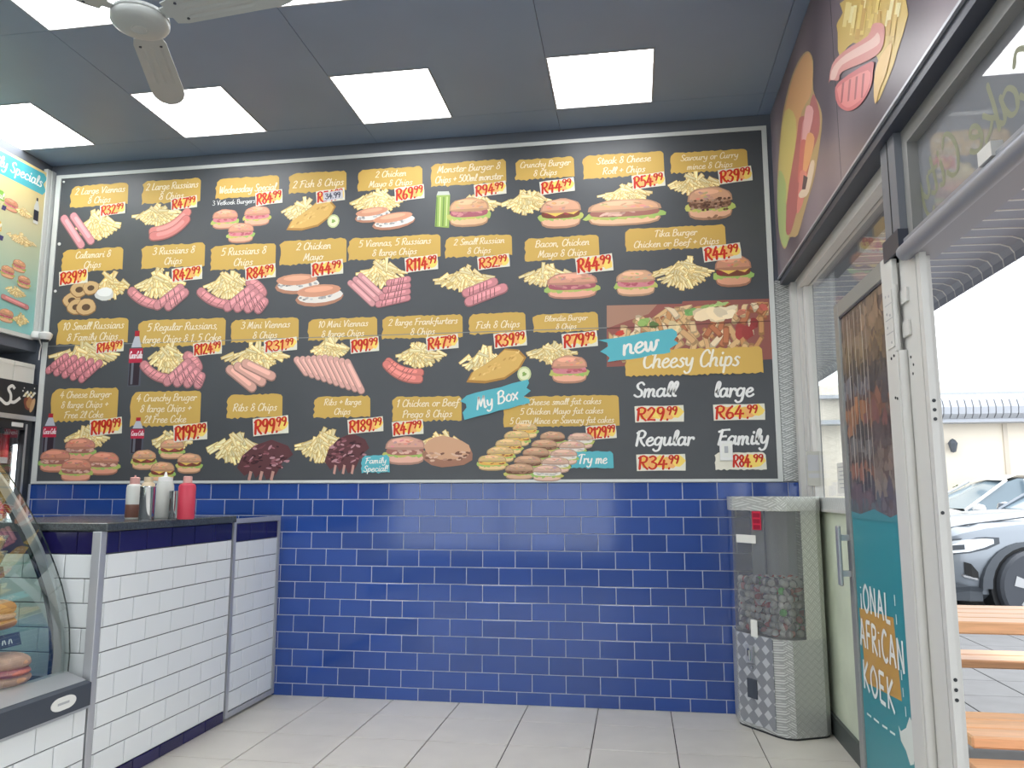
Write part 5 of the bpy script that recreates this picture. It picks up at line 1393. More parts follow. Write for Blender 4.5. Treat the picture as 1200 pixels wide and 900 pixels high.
part('lower_cabinet', lowp(FP[:5] + [], 0.012, 0.545) if False else lowp(FP, 0.012, 0.50), MT['plate'], vm)
part('foot_line', lowp([(0.74 + (p[0] - 0.74) * .97, 4.64 + (p[1] - 4.64) * .97) for p in FP], 0.0, 0.012), MT['black'], vm)
# the window wraps the front; the side panel of tread plate runs to the top
W0, W1 = Vector(FP[1]), Vector(FP[2])
sidepts = [(0.868, 4.4395), (0.955, 4.478), (0.985, 4.52), (0.992, 4.60), (0.992, 4.66), (0.93, 4.845), (0.918, 4.845), (0.978, 4.66), (0.978, 4.60), (0.973, 4.527), (0.946, 4.489), (0.864, 4.452)]
part('side_panel', lowp(sidepts, 0.50, 1.21), MT['plateside'], vm)
part('back_panel', MB().box((0.665, 4.833, 0.50), (0.917, 4.845, 1.165)), mat('machine_back', (176, 180, 182), 0.5), vm)
part('top_cap', lowp([(0.74 + (p[0] - 0.74) * 1.012, 4.64 + (p[1] - 4.64) * 1.012) for p in FP], 1.168, 1.246), MT['plateside'], vm)
wp = [(0.537, 4.69), (0.547, 4.656), (0.702, 4.447), (0.743, 4.415), (0.79, 4.408), (0.866, 4.439)]
wq = [(p[0] + 0.003, p[1] + 0.004) for p in wp]
part('window', MB().sheet([[(p[0], p[1], z) for p in wp] for z in (0.502, 1.166)]), MT['plexi'], vm)
part('window_side', MB().sheet([[(0.538, y, z) for y in (4.692, 4.832)] for z in (0.502, 1.166)]), MT['plexi'], vm)
part('window_back', MB().sheet([[(x, 4.838, z) for x in (0.538, 0.664)] for z in (0.502, 1.166)]), MT['plexi'], vm)
part('corner_post', MB().box((0.735, 4.8275, 0.502), (0.745, 4.8325, 1.166)), MT['slate'], vm)
nrm = Vector((-(W1.y - W0.y), (W1.x - W0.x))).normalized()
if nrm.y > 0: nrm = -nrm
tdir = (W1 - W0).normalized()
def onface(t, z, d): p = W0 + tdir * t + nrm * d; return (p.x, p.y, z)
def facebox(t0, t1, z0, z1, d0, d1):
    return MB().prism([(t0, z0), (t1, z0), (t1, z1), (t0, z1)], lambda a, z: onface(a, z, d0), lambda a, z: onface(a, z, d1))
LF_ = (W1 - W0).length
part('red_sticker', facebox(.15, .215, 1.065, 1.165, .004, .0055), mat('sticker_red', (206, 44, 70), .5), vm)
s = Sheet(onface(.1825, 1.113, .0056), (tdir.x, tdir.y, 0), (0, 0, 1), (nrm.x, nrm.y, 0), 0.0002, 5e-5); s.frame(0, 0, 1)
for k in range(3): s.poly([(-.026, -.045 + k * .032), (.026, -.045 + k * .032), (.026, -.022 + k * .032), (-.026, -.022 + k * .032)], (150, 24, 50))
part('sticker_print', s.b, MT['ink'], vm)
part('white_label', facebox(.02, .17, .99, 1.035, .004, .0055), MT['paper'], vm)
part('note', facebox(.105, .155, .49, .58, .004, .0055), MT['paper'], vm)
part('front_plate', facebox(-.002, LF_ - .004, .03, .50, .001, .004), checker_mat('tread_plate_front', (146, 149, 154), (200, 203, 206), 15, (0.55, -0.75), ribs=False), vm)
cm = part('coin_mechanism', facebox(.07, .125, .35, .44, .004, .018), MT['alu'], vm)
part('coin_handle', MB().tube([onface(.095, .425, .02), onface(.118, .42, .035), onface(.122, .37, .035), onface(.10, .365, .022)], .006), MT['chrome'], cm)
part('coin_slot', facebox(.085, .09, .385, .42, .0182, .0195), MT['black'], cm)
part('outlet_flap', facebox(.065, .135, .165, .265, .004, .010), MT['slate'], vm)
part('lock', MB().cyl(onface(.105, .325, .004), onface(.105, .325, .014), .009, n=10), MT['chrome'], vm)
# toy balls
bt = {n: mat('ball_' + n, c, .25) for n, c in (('grey', (150, 150, 152)), ('green', (96, 196, 92)), ('red', (190, 80, 76)), ('white', (214, 212, 206)), ('pink', (206, 130, 130)), ('violet', (110, 96, 120)))}
bm_ = {}
def ico(r, mtop, mbot):
    b = MB(); n, m = 10, 6
    for h in (0, 1):
        rws = [[(r * sin(pi / 2 * (i / 3) + (pi / 2 if h else 0)) * cos(2 * pi * k / n), r * sin(pi / 2 * (i / 3) + (pi / 2 if h else 0)) * sin(2 * pi * k / n), r * cos(pi / 2 * (i / 3) + (pi / 2 if h else 0))) for k in range(n + 1)] for i in range(4)]
        b.sheet(rws, h)
    return b.data('toy_ball', [mtop, mbot], None, True)
for n in bt: bm_[n] = ico(0.021, bt['white'] if n not in ('green',) else bt['green'], bt[n])
rb = random.Random(9)
def inpoly(x, y, P):
    c = False
    for i in range(len(P)):
        (x0, y0), (x1, y1) = P[i], P[i - 1]
        if (y0 > y) != (y1 > y) and x < (x1 - x0) * (y - y0) / (y1 - y0) + x0: c = not c
    return c
inner = [(0.568, 4.70), (0.574, 4.676), (0.715, 4.475), (0.75, 4.446), (0.79, 4.438), (0.885, 4.480), (0.890, 4.60), (0.890, 4.805), (0.568, 4.805)]
cnt = 0
for lz in range(8):
    z = 0.523 + lz * 0.0365
    for i in range(9):
        for j in range(10):
            x = 0.566 + i * 0.0432 + (0.0216 if (lz + j) % 2 else 0) ; y = 4.444 + j * 0.0385 + (0.012 if lz % 2 else 0)
            if not inpoly(x, y, inner): continue
            # only the shell near the window and the top layers can be seen
            deep = not (inpoly(x - 0.05, y - 0.05, inner) and inpoly(x - 0.03, y - 0.085, inner) and inpoly(x + .03, y - .08, inner))
            if not deep and lz < 7: continue
            if lz == 7 and rb.random() < .35: continue
            if cnt > 290: continue
            n = rb.choices(list(bt), (7, .6, 2.2, 3, 2, 2))[0]
            o = link('toy_ball', bm_[n], None, (x + rb.uniform(-.0006, .0006), y + rb.uniform(-.0006, .0006), z))
            o.rotation_euler = (rb.uniform(0, 6), rb.uniform(0, 6), rb.uniform(0, 6))
            tag(o, ('bright green toy ball among the grey ones behind the machine window' if n == 'green' else '%s and white toy ball in the heap behind the machine window' % n if n != 'white' else 'plain white toy ball in the heap behind the machine window'), 'toy ball', '%s toy balls in the machine' % n)
            cnt += 1

# ------------------------------------------------------------------ door leaf folded back against the shopfront
XD = 0.925
Y0_, Y1_ = 2.905, 3.735
ZD0, ZD1 = 0.02, 2.125
lf = thing('door_leaf', 'white-framed glass door leaf with teal poster, folded open against the shopfront', 'door', (0.93, 3.4, 0))
grey_al = mat('leaf_frame_grey', (150, 152, 150), 0.4, metal=0.3)
part('hinge_stile', MB().box((XD, Y0_, ZD0), (0.947, Y0_ + 0.120, ZD1), 0.003), MT['wframe'], lf)
part('lock_stile', MB().box((XD, Y1_ - 0.07, ZD0), (0.947, Y1_, ZD1), 0.003), grey_al, lf)
part('top_rail', MB().box((XD, Y0_ + 0.120, ZD1 - 0.07), (0.947, Y1_ - 0.07, ZD1), 0.003), grey_al, lf)
part('bottom_rail', MB().box((XD, Y0_ + 0.120, ZD0), (0.947, Y1_ - 0.07, ZD0 + 0.08), 0.003), grey_al, lf)
part('glazing_bead', MB().box((XD + 0.004, Y0_ + 0.120, ZD0 + 0.08), (XD + 0.008, Y0_ + 0.128, ZD1 - 0.07)).box((XD + 0.004, Y0_ + 0.128, ZD1 - 0.078), (XD + 0.008, Y1_ - 0.07, ZD1 - 0.07)), MT['bronze'], lf)
part('glass', MB().box((XD + 0.0102, Y0_ + 0.120, ZD0 + 0.08), (XD + 0.0135, Y1_ - 0.07, ZD1 - 0.07)), MT['glass'], lf)
XPo = XD + 0.0094
# poster: teal below; blurred dark and orange patches above, glass reflections painted in
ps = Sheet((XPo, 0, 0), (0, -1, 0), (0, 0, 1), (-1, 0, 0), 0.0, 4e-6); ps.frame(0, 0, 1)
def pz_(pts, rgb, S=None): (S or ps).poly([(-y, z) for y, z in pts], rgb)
ya, yb = Y0_ + 0.122, Y1_ - 0.072
pz_([(yb, ZD0 + .082), (ya, ZD0 + .082), (ya, 1.16), (yb, 1.16)], (46, 138, 148))
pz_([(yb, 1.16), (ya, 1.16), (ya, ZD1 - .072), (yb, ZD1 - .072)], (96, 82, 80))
rp = random.Random(4)
def pe(y, z, ry, rz, c, n=12, wob=.08):
    P = []
    for k in range(n):
        t = 2 * pi * k / n; w_ = 1 + wob * sin(3 * t + y * 9)
        P.append((min(max(y + ry * cos(t) * w_, ya + .001), yb - .001), min(max(z + rz * sin(t) * w_, 1.165), ZD1 - .074)))
    pz_(P, c)
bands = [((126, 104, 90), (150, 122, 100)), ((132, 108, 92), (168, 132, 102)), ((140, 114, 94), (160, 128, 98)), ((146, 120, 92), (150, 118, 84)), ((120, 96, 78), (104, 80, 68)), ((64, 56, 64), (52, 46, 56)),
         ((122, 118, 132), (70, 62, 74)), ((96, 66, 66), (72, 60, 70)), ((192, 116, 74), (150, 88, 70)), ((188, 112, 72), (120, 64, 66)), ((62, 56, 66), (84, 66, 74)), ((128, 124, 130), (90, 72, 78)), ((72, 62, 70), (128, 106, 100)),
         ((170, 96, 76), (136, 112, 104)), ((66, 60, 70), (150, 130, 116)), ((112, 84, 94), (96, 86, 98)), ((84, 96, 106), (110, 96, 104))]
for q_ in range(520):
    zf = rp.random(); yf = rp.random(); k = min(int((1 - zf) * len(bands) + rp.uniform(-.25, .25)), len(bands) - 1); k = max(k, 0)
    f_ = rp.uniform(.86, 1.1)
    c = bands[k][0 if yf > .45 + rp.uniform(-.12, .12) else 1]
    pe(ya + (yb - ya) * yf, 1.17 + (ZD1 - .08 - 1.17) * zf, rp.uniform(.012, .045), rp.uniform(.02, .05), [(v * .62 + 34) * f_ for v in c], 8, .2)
for q_ in range(7):  # pale streaks: curtain reflections in the glass, painted into the print
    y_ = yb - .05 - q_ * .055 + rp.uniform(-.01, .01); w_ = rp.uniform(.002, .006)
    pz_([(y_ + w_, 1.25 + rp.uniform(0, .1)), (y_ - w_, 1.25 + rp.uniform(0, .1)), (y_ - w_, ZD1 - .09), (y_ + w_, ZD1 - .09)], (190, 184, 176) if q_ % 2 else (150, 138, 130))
pz_([(yb, 1.155), (ya, 1.155), (ya, 1.19), (ya + .1, 1.172), (ya + .3, 1.20), (ya + .5, 1.175), (yb, 1.185)], (62, 134, 144))
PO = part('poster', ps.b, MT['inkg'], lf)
ps = Sheet((XPo, 0, 0), (0, -1, 0), (0, 0, 1), (-1, 0, 0), 0.0, 3e-5)
ps.o.x = XPo; ps.z = 0.0001; ps.frame(0, 0, 1)
q = on_x
def YZ(u, v): p = on_x(u, v, XPo); return (min(p.y, yb), p.z)
pz_([YZ(1007, 712), YZ(1047, 724), YZ(1057, 822), YZ(1015, 800)], (196, 150, 66), ps)
for k in range(4): # dashed guide lines
    pass
def seg(u0, v0, u1, v1, w_=.004):
    a, b_ = YZ(u0, v0), YZ(u1, v1); d = Vector((b_[0] - a[0], b_[1] - a[1])).normalized(); n_ = Vector((-d.y, d.x)) * w_
    pz_([(a[0] + n_.x, a[1] + n_.y), (b_[0] + n_.x, b_[1] + n_.y), (b_[0] - n_.x, b_[1] - n_.y), (a[0] - n_.x, a[1] - n_.y)], (226, 230, 226), ps)
for a, b_, c, d in ((1016, 836, 1021, 840), (1024, 842, 1030, 847), (1034, 850, 1040, 854), (1043, 857, 1049, 861), (1048, 697, 1049, 710), (1050, 720, 1051, 732), (1056, 785, 1057, 797), (1058, 806, 1059, 817), (1061, 828, 1062, 840)): seg(a, b_, c, d)
pz_([YZ(1053, 850), YZ(1056, 857), YZ(1062, 853), (YZ(1066, 840)), YZ(1069, 846), YZ(1070, 868), YZ(1073, 880), YZ(1071, 896), YZ(1067, 897), YZ(1062, 880), YZ(1056, 868)], (214, 220, 214), ps)
for txt, a, b_, hgt, base_ in (('iONAL', 1009, 1045, .14, None), ('AFRiCAN', 1009, 1062, .145, None), ('KOEK', 1013, 1051, .15, None)):
    v0, v1 = {'iONAL': (716, 729), 'AFRiCAN': (762, 783), 'KOEK': (810, 833)}[txt]
    p, r2 = YZ(a, v0), YZ(b_, v1)
    ps.frame(-p[0], (p[1] + r2[1]) / 2, 1)
    g0 = sum(glyph('^' + c)[1] + .06 for c in txt)
    wdt = abs(p[0] - r2[0])
    # letters are set to the full width of the line
    x = 0
    z_ = ps; c = lin((232, 234, 230)); z_.z += 1e-4
    for ch in txt:
        L, w_ = glyph('^' + ch)
        for st in L:
            pts = [(x + p_[0] * wdt / g0, p_[1] * hgt * .78) for p_ in st]
            l, r_2 = ribbon(pts, .0085); n = len(l); z_.z += 2e-5
            z_.b.add([z_.P(*k) for k in l] + [z_.P(*k) for k in r_2], [(i, i + 1, n + i + 1, n + i) for i in range(n - 1)], c)
        x += (w_ + .06) * wdt / g0
ps.frame(-YZ(1010, 655)[0], YZ(1010, 655)[1] - .03, .05)
ps.text('vet', 0, 0, 1, (200, 220, 220), .06, 0, 'l', .8) if False else None
part('poster_lettering', ps.b, MT['inkg'], PO)
part('door_handle', MB().box((XD - 0.050, Y1_ - 0.050, 0.86), (XD - 0.036, Y1_ - 0.004, 1.12), 0.004).box((XD - 0.037, Y1_ - 0.038, 0.90), (XD, Y1_ - 0.016, 0.925)).box((XD - 0.037, Y1_ - 0.038, 1.055), (XD, Y1_ - 0.016, 1.08)), MT['alu'], lf)
# hinge on the post side
hg = part('hinge', MB().cyl((0.928, 2.895, 1.76), (0.928, 2.895, 2.0), 0.009, n=12), MT['wframe'], lf, True)
part('hinge_plate', MB().box((0.9215, 2.915, 1.78), (0.9245, 2.99, 1.99), 0.001), MT['wframe'], hg)
for z in (1.835, 1.885, 1.94): part('hinge_joint', MB().box((0.9210, 2.915, z), (0.9214, 2.99, z + .003)), MT['rim'], hg)
for z0, z1 in ((1.925, 1.975), (1.805, 1.86)): part('hinge_plate', MB().box((0.944, 2.825, z0), (0.9515, 2.892, z1), 0.001), MT['wframe'], hg)
for yy, zz in ((2.975, 1.975), (2.94, 1.97), (2.975, 1.91), (2.94, 1.90), (2.975, 1.86), (2.94, 1.80)):
    part('hinge_screw', MB().cyl((0.9216, yy, zz), (0.9205, yy, zz), 0.005, n=8), MT['rim'], hg)
for yy, zz in ((2.965, 1.745), (2.935, 1.75), (2.95, 1.60), (2.93, 1.595)):
    part('screw_hole', MB().cyl((0.9245, yy, zz), (0.9225, yy, zz), 0.005, n=8), MT['black'], lf)
for yy, zz in ((2.85, 1.73), (2.83, 1.70), (2.84, 1.67)):
    struct('screw_hole', MB().cyl((0.9525, yy, zz), (0.9505, yy, zz), 0.005, n=8), MT['black'], d1_)
part('pivot_rod', MB().cyl((0.940, 2.886, 0.03), (0.940, 2.886, 1.76), 0.015, n=12), MT['wframe'], lf, True)

ts = Sheet((0.9898, 0, 0), (0, 1, 0), (0, 0, 1), (-1, 0, 0), 0.0002, 1e-5); ts.frame(0, 0, 1)
ts.text('Cake City', 2.34, 2.235, .150, (134, 136, 112), .075, .2, width=.86)
struct('transom_lettering', ts.b, MT['ink'], d1_)

# notices taped on the window
for yy0, yy1, z0, z1, lb in ((3.96, 4.22, 1.262, 1.415, 'white printed notice taped on the window beside the door leaf'),):
    n_ = thing('notice', lb, 'notice', (1.02, (yy0 + yy1) / 2, z0))
    part('sheet', MB().box((1.017, yy0, z0), (1.0195, yy1, z1)), MT['paper'], n_)
    b = MB()
    for k in range(6): b.box((1.0164, yy0 + .02, z1 - .02 - k * (z1 - z0 - .03) / 6), (1.0169, yy1 - .02 - (k % 3) * .015, z1 - .024 - k * (z1 - z0 - .03) / 6))
    part('printed_lines', b, MT['rim'], n_)

n_ = thing('notice', 'grey notice sheet hanging on the window frame above the vending machine', 'notice', (1.0, 4.665, 1.30))
part('sheet', MB().box((0.962, 4.662, 1.305), (1.032, 4.6645, 1.50)), mat('grey_paper', (172, 172, 164), .7), n_)
part('printed_band', MB().box((0.967, 4.6612, 1.35), (1.027, 4.6617, 1.375)).box((0.967, 4.6612, 1.39), (1.027, 4.6617, 1.48)), MT['rim'], n_)

# ------------------------------------------------------------------ outside
gd = struct('ground', MB().box((1.06, -30, -0.15), (60, 60, -0.035)), MT['asph'])
pv = struct('pavement', MB().box((1.06, -6, -0.034), (4.2, 16, -0.012)), MT['fgrout'])
for i in range(7):
    for j in range(30):
        if j < 6: continue
        a0, b0 = 1.07 + i * 0.445, -2 + j * 0.445
        tile(pv, 0.437, 0.437, (a0 + 0.2225, b0 + 0.2225, -0.012), 'z+', MT['pave'], t=0.008, ch=0.002, name='paving_slab')
# canopy: ribbed soffit running out from the shopfront and curling down at its edge
cn = struct('canopy', MB().box((1.25, -6, 2.98), (1.29, 24, 3.02)), MT['zinc'])
rib = 0.165
NR = int(24 / rib)
for k in range(NR):
    y0 = -1.5 + k * rib
    if y0 > 17: break
    pts = [(1.065, 2.915), (2.30, 2.905), (2.42, 2.90), (2.475, 2.88), (2.50, 2.84), (2.505, 2.78)]
    pts2 = [(p[0] + 0.012 * (i > 1), p[1] + 0.02) for i, p in enumerate(pts)]
    b = MB()
    def F(yy): return lambda x, z: (x, yy, z)
    b.prism(pts + pts2[::-1], F(y0 + 0.016), F(y0 + rib - 0.002))
    if k == 0 or True:
        b2 = MB().prism([(p[0] + .001, p[1] - 0.004) for p in pts] + [(p[0] + .004, p[1] + .028) for p in pts2[::-1]], F(y0 - 0.0005), F(y0 + 0.0145))
    struct('soffit_sheet', b, MT['soffit'], cn); struct('soffit_joint', b2, MT['wplas'], cn)
struct('canopy_top', MB().box((1.03, -6, 2.96), (2.42, 17.1, 2.98)), MT['zinc'], cn)
struct('canopy_wall', MB().box((1.03, -6, 2.57), (1.06, YW + 0.1, 2.96)).box((0.98, YW + 0.12, -0.02), (1.045, 16.9, 2.96)), MT['plain'], cn)
bt_ = thing('batten_light', 'white fluorescent batten fixed under the canopy outside the window', 'light fitting', (1.42, 4.75, 2.9))
part('casing', MB().box((1.385, 4.15, 2.872), (1.455, 5.35, 2.903)), MT['wplas'], bt_)
part('tube', MB().cyl((1.42, 4.18, 2.858), (1.42, 5.32, 2.858), 0.014, n=10), MT['wplas'], bt_, True)

# picnic set
def plank(b, x0, x1, y0, y1, z0, z1): return b.box((x0, y0, z0), (x1, y1, z1), 0.006)
tb = thing('picnic_table', 'slatted pine picnic table outside the door', 'table', (2.2, 3.97, -0.012))
for k in range(4): part('slat', plank(MB(), 1.32, 3.1, 3.70 + k * .138, 3.83 + k * .138, .668, .72), MT['wood'], tb)
for x in (2.05, 2.9):
    part('leg', MB().box((x, 3.74, -0.004), (x + .04, 3.78, .667)).box((x, 4.16, -0.004), (x + .04, 4.20, .667)).box((x, 3.78, .10), (x + .04, 4.16, .14)), MT['woodd'], tb)
def bench(y0, n, w, z, x0, label):
    t = thing('bench', label, 'bench', (2.2, y0, -0.012), 'pine benches outside the door')
    for k in range(n): part('slat', plank(MB(), x0, 3.1, y0 + k * (w + .008), y0 + k * (w + .008) + w, z - .04, z), MT['wood'], t)
    for x in (x0 + .85, 2.9):
        part('leg', MB().box((x, y0 + .03, -0.004), (x + .04, y0 + .07, z - .041)).box((x, y0 + n * w - .07, -0.004), (x + .04, y0 + n * w - .03, z - .041)), MT['woodd'], t)
bench(4.30, 2, .135, .45, 1.40, 'narrow pine bench on the far side of the picnic table')
bench(2.98, 3, .105, .45, 1.10, 'pine bench nearest the door post, three wide slats')
bench(2.71, 2, .125, .385, 1.06, 'lowest pine bench at the bottom right corner')

# building opposite
bo = thing('building', 'cream rendered building with scalloped zinc fascia across the car park', 'building', (12, 16.5, -0.035))
part('wall', MB().box((2.6, 16.2, -0.035), (24, 17, 3.4)), MT['cream'], bo)
part('wall_joint', MB().box((6.95, 16.17, -0.035), (7.03, 16.2, 2.6)), mat('cream_shade', (214, 204, 190), .9), bo)
part('gutter', MB().box((2.6, 15.85, 2.60), (24, 16.2, 2.68)), MT['zinc'], bo)
for k in range(66):
    x0 = 4.2 + k * 0.13
    if x0 > 13: break
    o = 5; P = [(15.85, 2.66), (15.74, 2.75), (15.72, 2.88), (15.78, 3.02), (15.92, 3.13), (16.25, 3.2), (16.25, 3.17), (15.95, 3.10), (15.82, 3.0), (15.76, 2.88), (15.78, 2.77), (15.88, 2.69)]
    part('fascia_sheet', MB().prism(P, lambda y, z, x=x0: (x + .012, y, z), lambda y, z, x=x0: (x + .126, y, z)), MT['zinc'], bo)
part('roof', MB().box((2.6, 16.0, 3.12), (24, 22, 3.19)), MT['zinc'], bo)
wl_ = thing('wall_lantern', 'small dark wall lantern on the cream building opposite', 'lantern', (6.0, 16.1, 2.15))
part('bracket', MB().box((5.98, 16.1, 2.22), (6.02, 16.198, 2.25)), MT['black'], wl_)
part('lantern', MB().lathe([(0, -.12), (.05, -.10), (.09, .06), (.05, .12), (0, .15)], (6.0, 16.06, 2.16), 8), MT['cardark'], wl_)
sh = thing('shrub', 'small green plant at the foot of the cream wall behind the cars', 'plant', (6.08, 15.6, -0.035))
rs = random.Random(2)
part('stem', MB().cyl((6.08, 15.6, -0.035), (6.08, 15.6, 1.2), .02, n=6), MT['cardark'], sh)
b = MB()
for k in range(60):
    c = Vector((6.08 + rs.uniform(-.28, .28), 15.6 + rs.uniform(-.2, .2), 1.3 + rs.uniform(-.2, .16))); a = rs.uniform(0, 6)
    d = Vector((cos(a), sin(a), rs.uniform(-.2, .6))) * .09; e = Vector((-sin(a), cos(a), .2)) * .03
    b.add([c, c + d * .5 + e, c + d, c + d * .5 - e], [(0, 1, 2, 3)])
lv = part('foliage', b, MT['leaf'], sh); lv['kind'] = 'stuff'

# cars
def car(name, label, loc, yaw, paint, H=1.69):
    """nose towards local -x; built as stations across the length"""
    t = thing(name, label, 'car', loc)
    t.rotation_euler = (0, 0, yaw)
    def P(nm, b, m, par=None, sm=False):
        o = link(nm, b.data(nm, m), par or t)
        if sm: autosmooth(o, 35)
        return o
    k = H / 1.69
    # x, half width, z bottom, z crease, z shoulder, z centre top
    ST = [(-2.30, .50, .42, .62, .74, .78), (-2.26, .68, .30, .62, .80, .86), (-2.18, .80, .25, .62, .84, .93), (-2.02, .88, .24, .64, .90, 1.00), (-1.80, .915, .24, .66, .95, 1.05), (-1.45, .925, .24, .68, .99, 1.09),
          (-1.05, .925, .24, .68, 1.01, 1.12), (-.80, .925, .24, .68, 1.02, 1.13), (.2, .93, .24, .68, 1.03, 1.10), (1.4, .93, .24, .70, 1.06, 1.10), (2.0, .90, .27, .72, 1.06, 1.10), (2.25, .82, .32, .72, 1.0, 1.05)]
    rws = []
    for x, w, zb, zc, zs, zt in ST:
        half = [(w * .86, zb), (w * .97, zb + .06), (w, zc - .1), (w, zc), (w * .985, zs - .06), (w * .95, zs), (w * .80, zs + (zt - zs) * .55), (w * .4, zt - .01), (0, zt)]
        r = [(x, -y, z * k) for y, z in half] + [(x, y, z * k) for y, z in half[-2::-1]]
        rws.append(r)
    b = MB().sheet(rws)
    for r in (rws[0], rws[-1]): b.add(r, [list(range(len(r)))])
    b.add([rws[i][0] for i in range(len(rws))] + [rws[i][-1] for i in range(len(rws))][::-1], [list(range(2 * len(rws)))])
    body = P('body', b, paint, None, True)
    # cabin
    CB = [(-.42, 1.12, .80), (.30, 1.60, .64), (.50, 1.68, .62), (1.3, 1.66, .62), (1.75, 1.58, .62), (2.15, 1.10, .74)]
    rr_ = [[(x, -w, 1.02 * k), (x, -w * .99, min(z, 1.12) * k), (x, -w * (.8 if z > 1.2 else .98), (z - .05) * k if z > 1.2 else z * k), (x, 0, z * k), (x, w * (.8 if z > 1.2 else .98), (z - .05) * k if z > 1.2 else z * k), (x, w * .99, min(z, 1.12) * k), (x, w, 1.02 * k)] for x, z, w in [(c[0], c[1], c[2] + .12) for c in CB]]
    P('cabin_glass', MB().sheet(rr_), MT['carglass'], None, True)
    rf = MB().sheet([[(x, -w * .82, (z + .006) * k), (x, 0, (z + .03) * k), (x, w * .82, (z + .006) * k)] for x, z, w in ((.27, 1.59, .72), (.50, 1.68, .74), (1.3, 1.66, .74), (1.78, 1.575, .72))])
    P('roof', rf, paint, body, True)
    for sgn in (-1, 1):
        for xa, za, xb, zb_ in ((-.46, 1.10, .30, 1.60), (.62, 1.04, .58, 1.62), (1.4, 1.04, 1.32, 1.62), (2.1, 1.08, 1.72, 1.58)):
            P('pillar', MB().tube([(xa, sgn * .915, za * k), (xb, sgn * .66, zb_ * k)], .026, 6), paint, body)
    # wheels and arches
    for x in (-1.42, 1.38):
        for sgn in (-1, 1):
            y = sgn * .90
            arch = MB(); A = [(.49, 0), (.49, .0)]
            n = 14; R1, R0 = .50, .415
            ring = [(x + R1 * cos(pi * q / n) * 1.02, .36 + R1 * .92 * sin(pi * q / n)) for q in range(n + 1)]
            ring2 = [(x + R0 * cos(pi * q / n), .36 + R0 * sin(pi * q / n)) for q in range(n + 1)]
            v = [(p[0], sgn * .945, p[1]) for p in ring] + [(p[0], sgn * .955, p[1]) for p in ring2] + [(p[0], sgn * .80, p[1]) for p in ring] + [(p[0], sgn * .80, p[1]) for p in ring2]
            m_ = n + 1
            F_ = [(i, i + 1, m_ + i + 1, m_ + i) for i in range(n)] + [(i, i + 1, 2 * m_ + i + 1, 2 * m_ + i) for i in range(n)] + [(m_ + i, m_ + i + 1, 3 * m_ + i + 1, 3 * m_ + i) for i in range(n)]
            arch.add(v, F_)
            P('wheel_arch', arch, MT['cardark'], body)
            P('arch_recess', MB().cyl((x, sgn * .932, .36), (x, sgn * .75, .36), .42, n=26), MT['mat_m'], body)
            wh = P('wheel', MB().lathe([(.24, -.11), (.34, -.115), (.365, -.09), (.37, 0), (.365, .09), (.34, .115), (.24, .11)], (0, 0, 0), 28), MT['tyre'], None, True)
            for vv in wh.data.vertices:
                xx, yy, zz_ = vv.co; vv.co = (x + xx, y + zz_ * 1.0, .37 + yy)
            P('rim', MB().cyl((x, y + sgn * .095, .37), (x, y + sgn * .02, .37), .235, n=24), MT['alum'], wh)
            for q in range(5):
                a = 2 * pi * q / 5 + .3
                P('spoke', MB().prism([(.03, -.035), (.23, -.05), (.23, .05), (.03, .035)], lambda u, w_, a=a: (x + u * cos(a) - w_ * sin(a), y + sgn * .097, .37 + u * sin(a) + w_ * cos(a)), lambda u, w_, a=a: (x + u * cos(a) - w_ * sin(a), y + sgn * .115, .37 + u * sin(a) + w_ * cos(a))), MT['alu'], wh)
    P('sill_cladding', MB().box((-.95, -.945, .22), (.92, -.90, .40)).box((-.95, .90, .22), (.92, .945, .40)), MT['cardark'], body)
    # front bumper: dark lower lip, corner intake, lamps
    def skin(x, z, o=0.01, sgn=-1):
        """point on the body side at station x, height z"""
        for i in range(len(ST) - 1):
            if ST[i][0] <= x <= ST[i + 1][0]:
                f = (x - ST[i][0]) / (ST[i + 1][0] - ST[i][0]); w = ST[i][1] * (1 - f) + ST[i + 1][1] * f
                zs = ST[i][4] * (1 - f) + ST[i + 1][4] * f
                w2 = w * (1 - .02 * max(0, (z - .6) / .3)) if z < zs - .05 else w * .97
                if z < .34: w2 = w * .97
                nx = -(ST[i + 1][1] - ST[i][1]) / (ST[i + 1][0] - ST[i][0])
                return (x + nx * -o * .0 - o * max(0, -nx) * 0 - o * (1 if x < -2.1 else .0), sgn * (w2 + o), z)
    def patch(nm, xs, zlo, zhi, m, o=.012, sgn=-1):
        r = []
        for i, x in enumerate(xs):
            a, c = zlo[i], zhi[i]; r.append([skin(x, a + (c - a) * q / 3, o, sgn) for q in range(4)])
        return P(nm, MB().sheet(r), m, body)
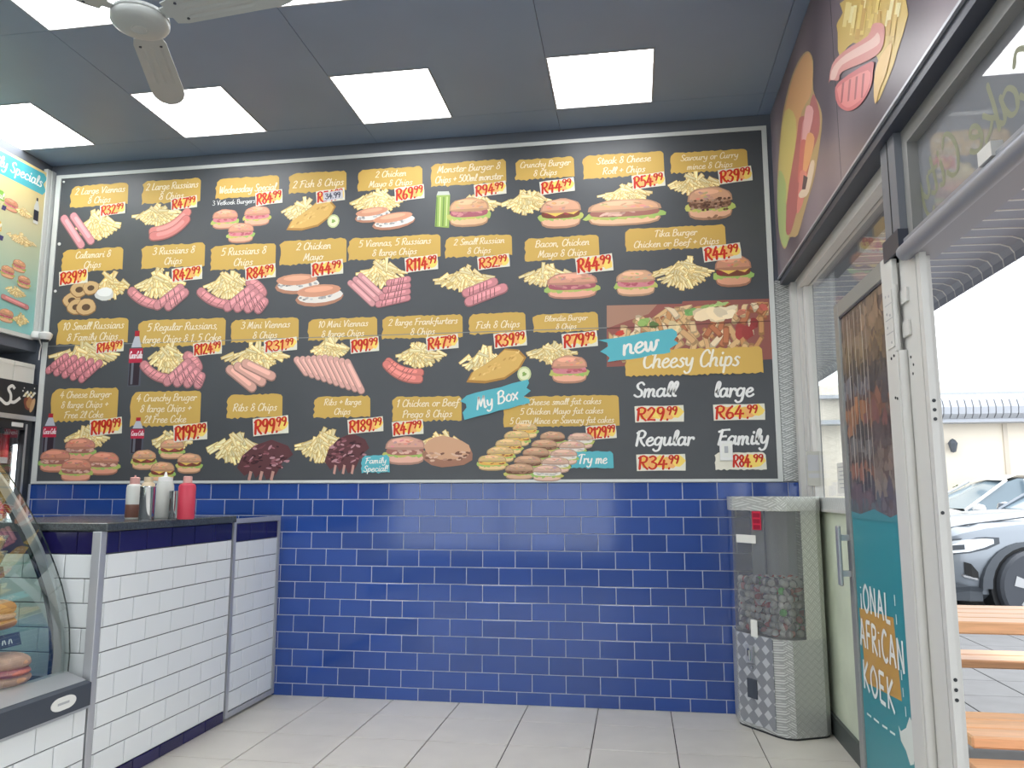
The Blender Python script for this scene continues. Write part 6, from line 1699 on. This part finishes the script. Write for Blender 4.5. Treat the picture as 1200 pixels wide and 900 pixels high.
    for sgn in (-1, 1):
        patch('bumper_lip', (-2.26, -2.18, -2.02, -1.90), (.24, .235, .235, .235), (.44, .42, .38, .37), MT['cardark'], .014, sgn)
        patch('headlamp', (-2.24, -2.14, -2.0, -1.86, -1.76), (.70, .70, .72, .76, .80), (.80, .82, .84, .85, .845), MT['lamp'], .012, sgn)
        patch('headlamp_bezel', (-2.255, -2.15, -2.0, -1.83, -1.70), (.685, .685, .705, .745, .80), (.81, .835, .855, .865, .86), MT['cardark'], .008, sgn)
        patch('lamp_reflector', (-2.20, -2.12, -2.04), (.73, .73, .74), (.77, .78, .79), MT['cardark'], .016, sgn)
        patch('fog_intake', (-2.06, -2.0, -1.94), (.50, .47, .45), (.62, .60, .52), MT['mat_m'], .014, sgn)
        patch('fog_trim', (-2.09, -2.07, -1.95), (.49, .47, .44), (.50, .49, .46), MT['chrome'], .018, sgn)
    P('grille', MB().box((-2.325, -.45, .50), (-2.29, .45, .72)), MT['mat_m'], body)
    P('bonnet_edge', MB().tube([(-2.22, -.60, .905 * k), (-1.9, -.74, .985 * k), (-1.2, -.80, 1.075 * k), (-.85, -.80, 1.10 * k)], .008, 6), MT['cardark'], body)
    P('wiper', MB().tube([(-.68, -.6, 1.13 * k), (-.5, -.1, 1.2 * k)], .012, 6), MT['mat_m'], body)
    P('mirror', MB().lathe([(0, -.07), (.08, -.05), (.10, 0), (.08, .06), (0, .08)], (-.30, -1.02, 1.12 * k), 10), paint, body, True)
    P('mirror', MB().lathe([(0, -.07), (.08, -.05), (.10, 0), (.08, .06), (0, .08)], (-.30, 1.02, 1.12 * k), 10), paint, body, True)
    P('rear_lamp', MB().box((2.10, -.90, .84), (2.22, -.78, 1.0)).box((2.10, .78, .84), (2.22, .90, 1.0)), MT['red'], body)
    return t
# wheel centre seen at the picture edge fixes the silver car
yaw1 = radians(11)
off_ = Matrix.Rotation(yaw1, 2) @ Vector((-1.42, -.90))
car('car', 'silver crossover car with slim headlamp and dark wheel arch beyond the benches', (3.87 - off_.x, 8.72 - off_.y, -0.035), yaw1, MT['silver'])
yaw2 = radians(2)
car('car', 'white car parked behind the silver one against the cream wall', (5.55, 14.35, -0.035), yaw2, MT['carw'], 1.60)
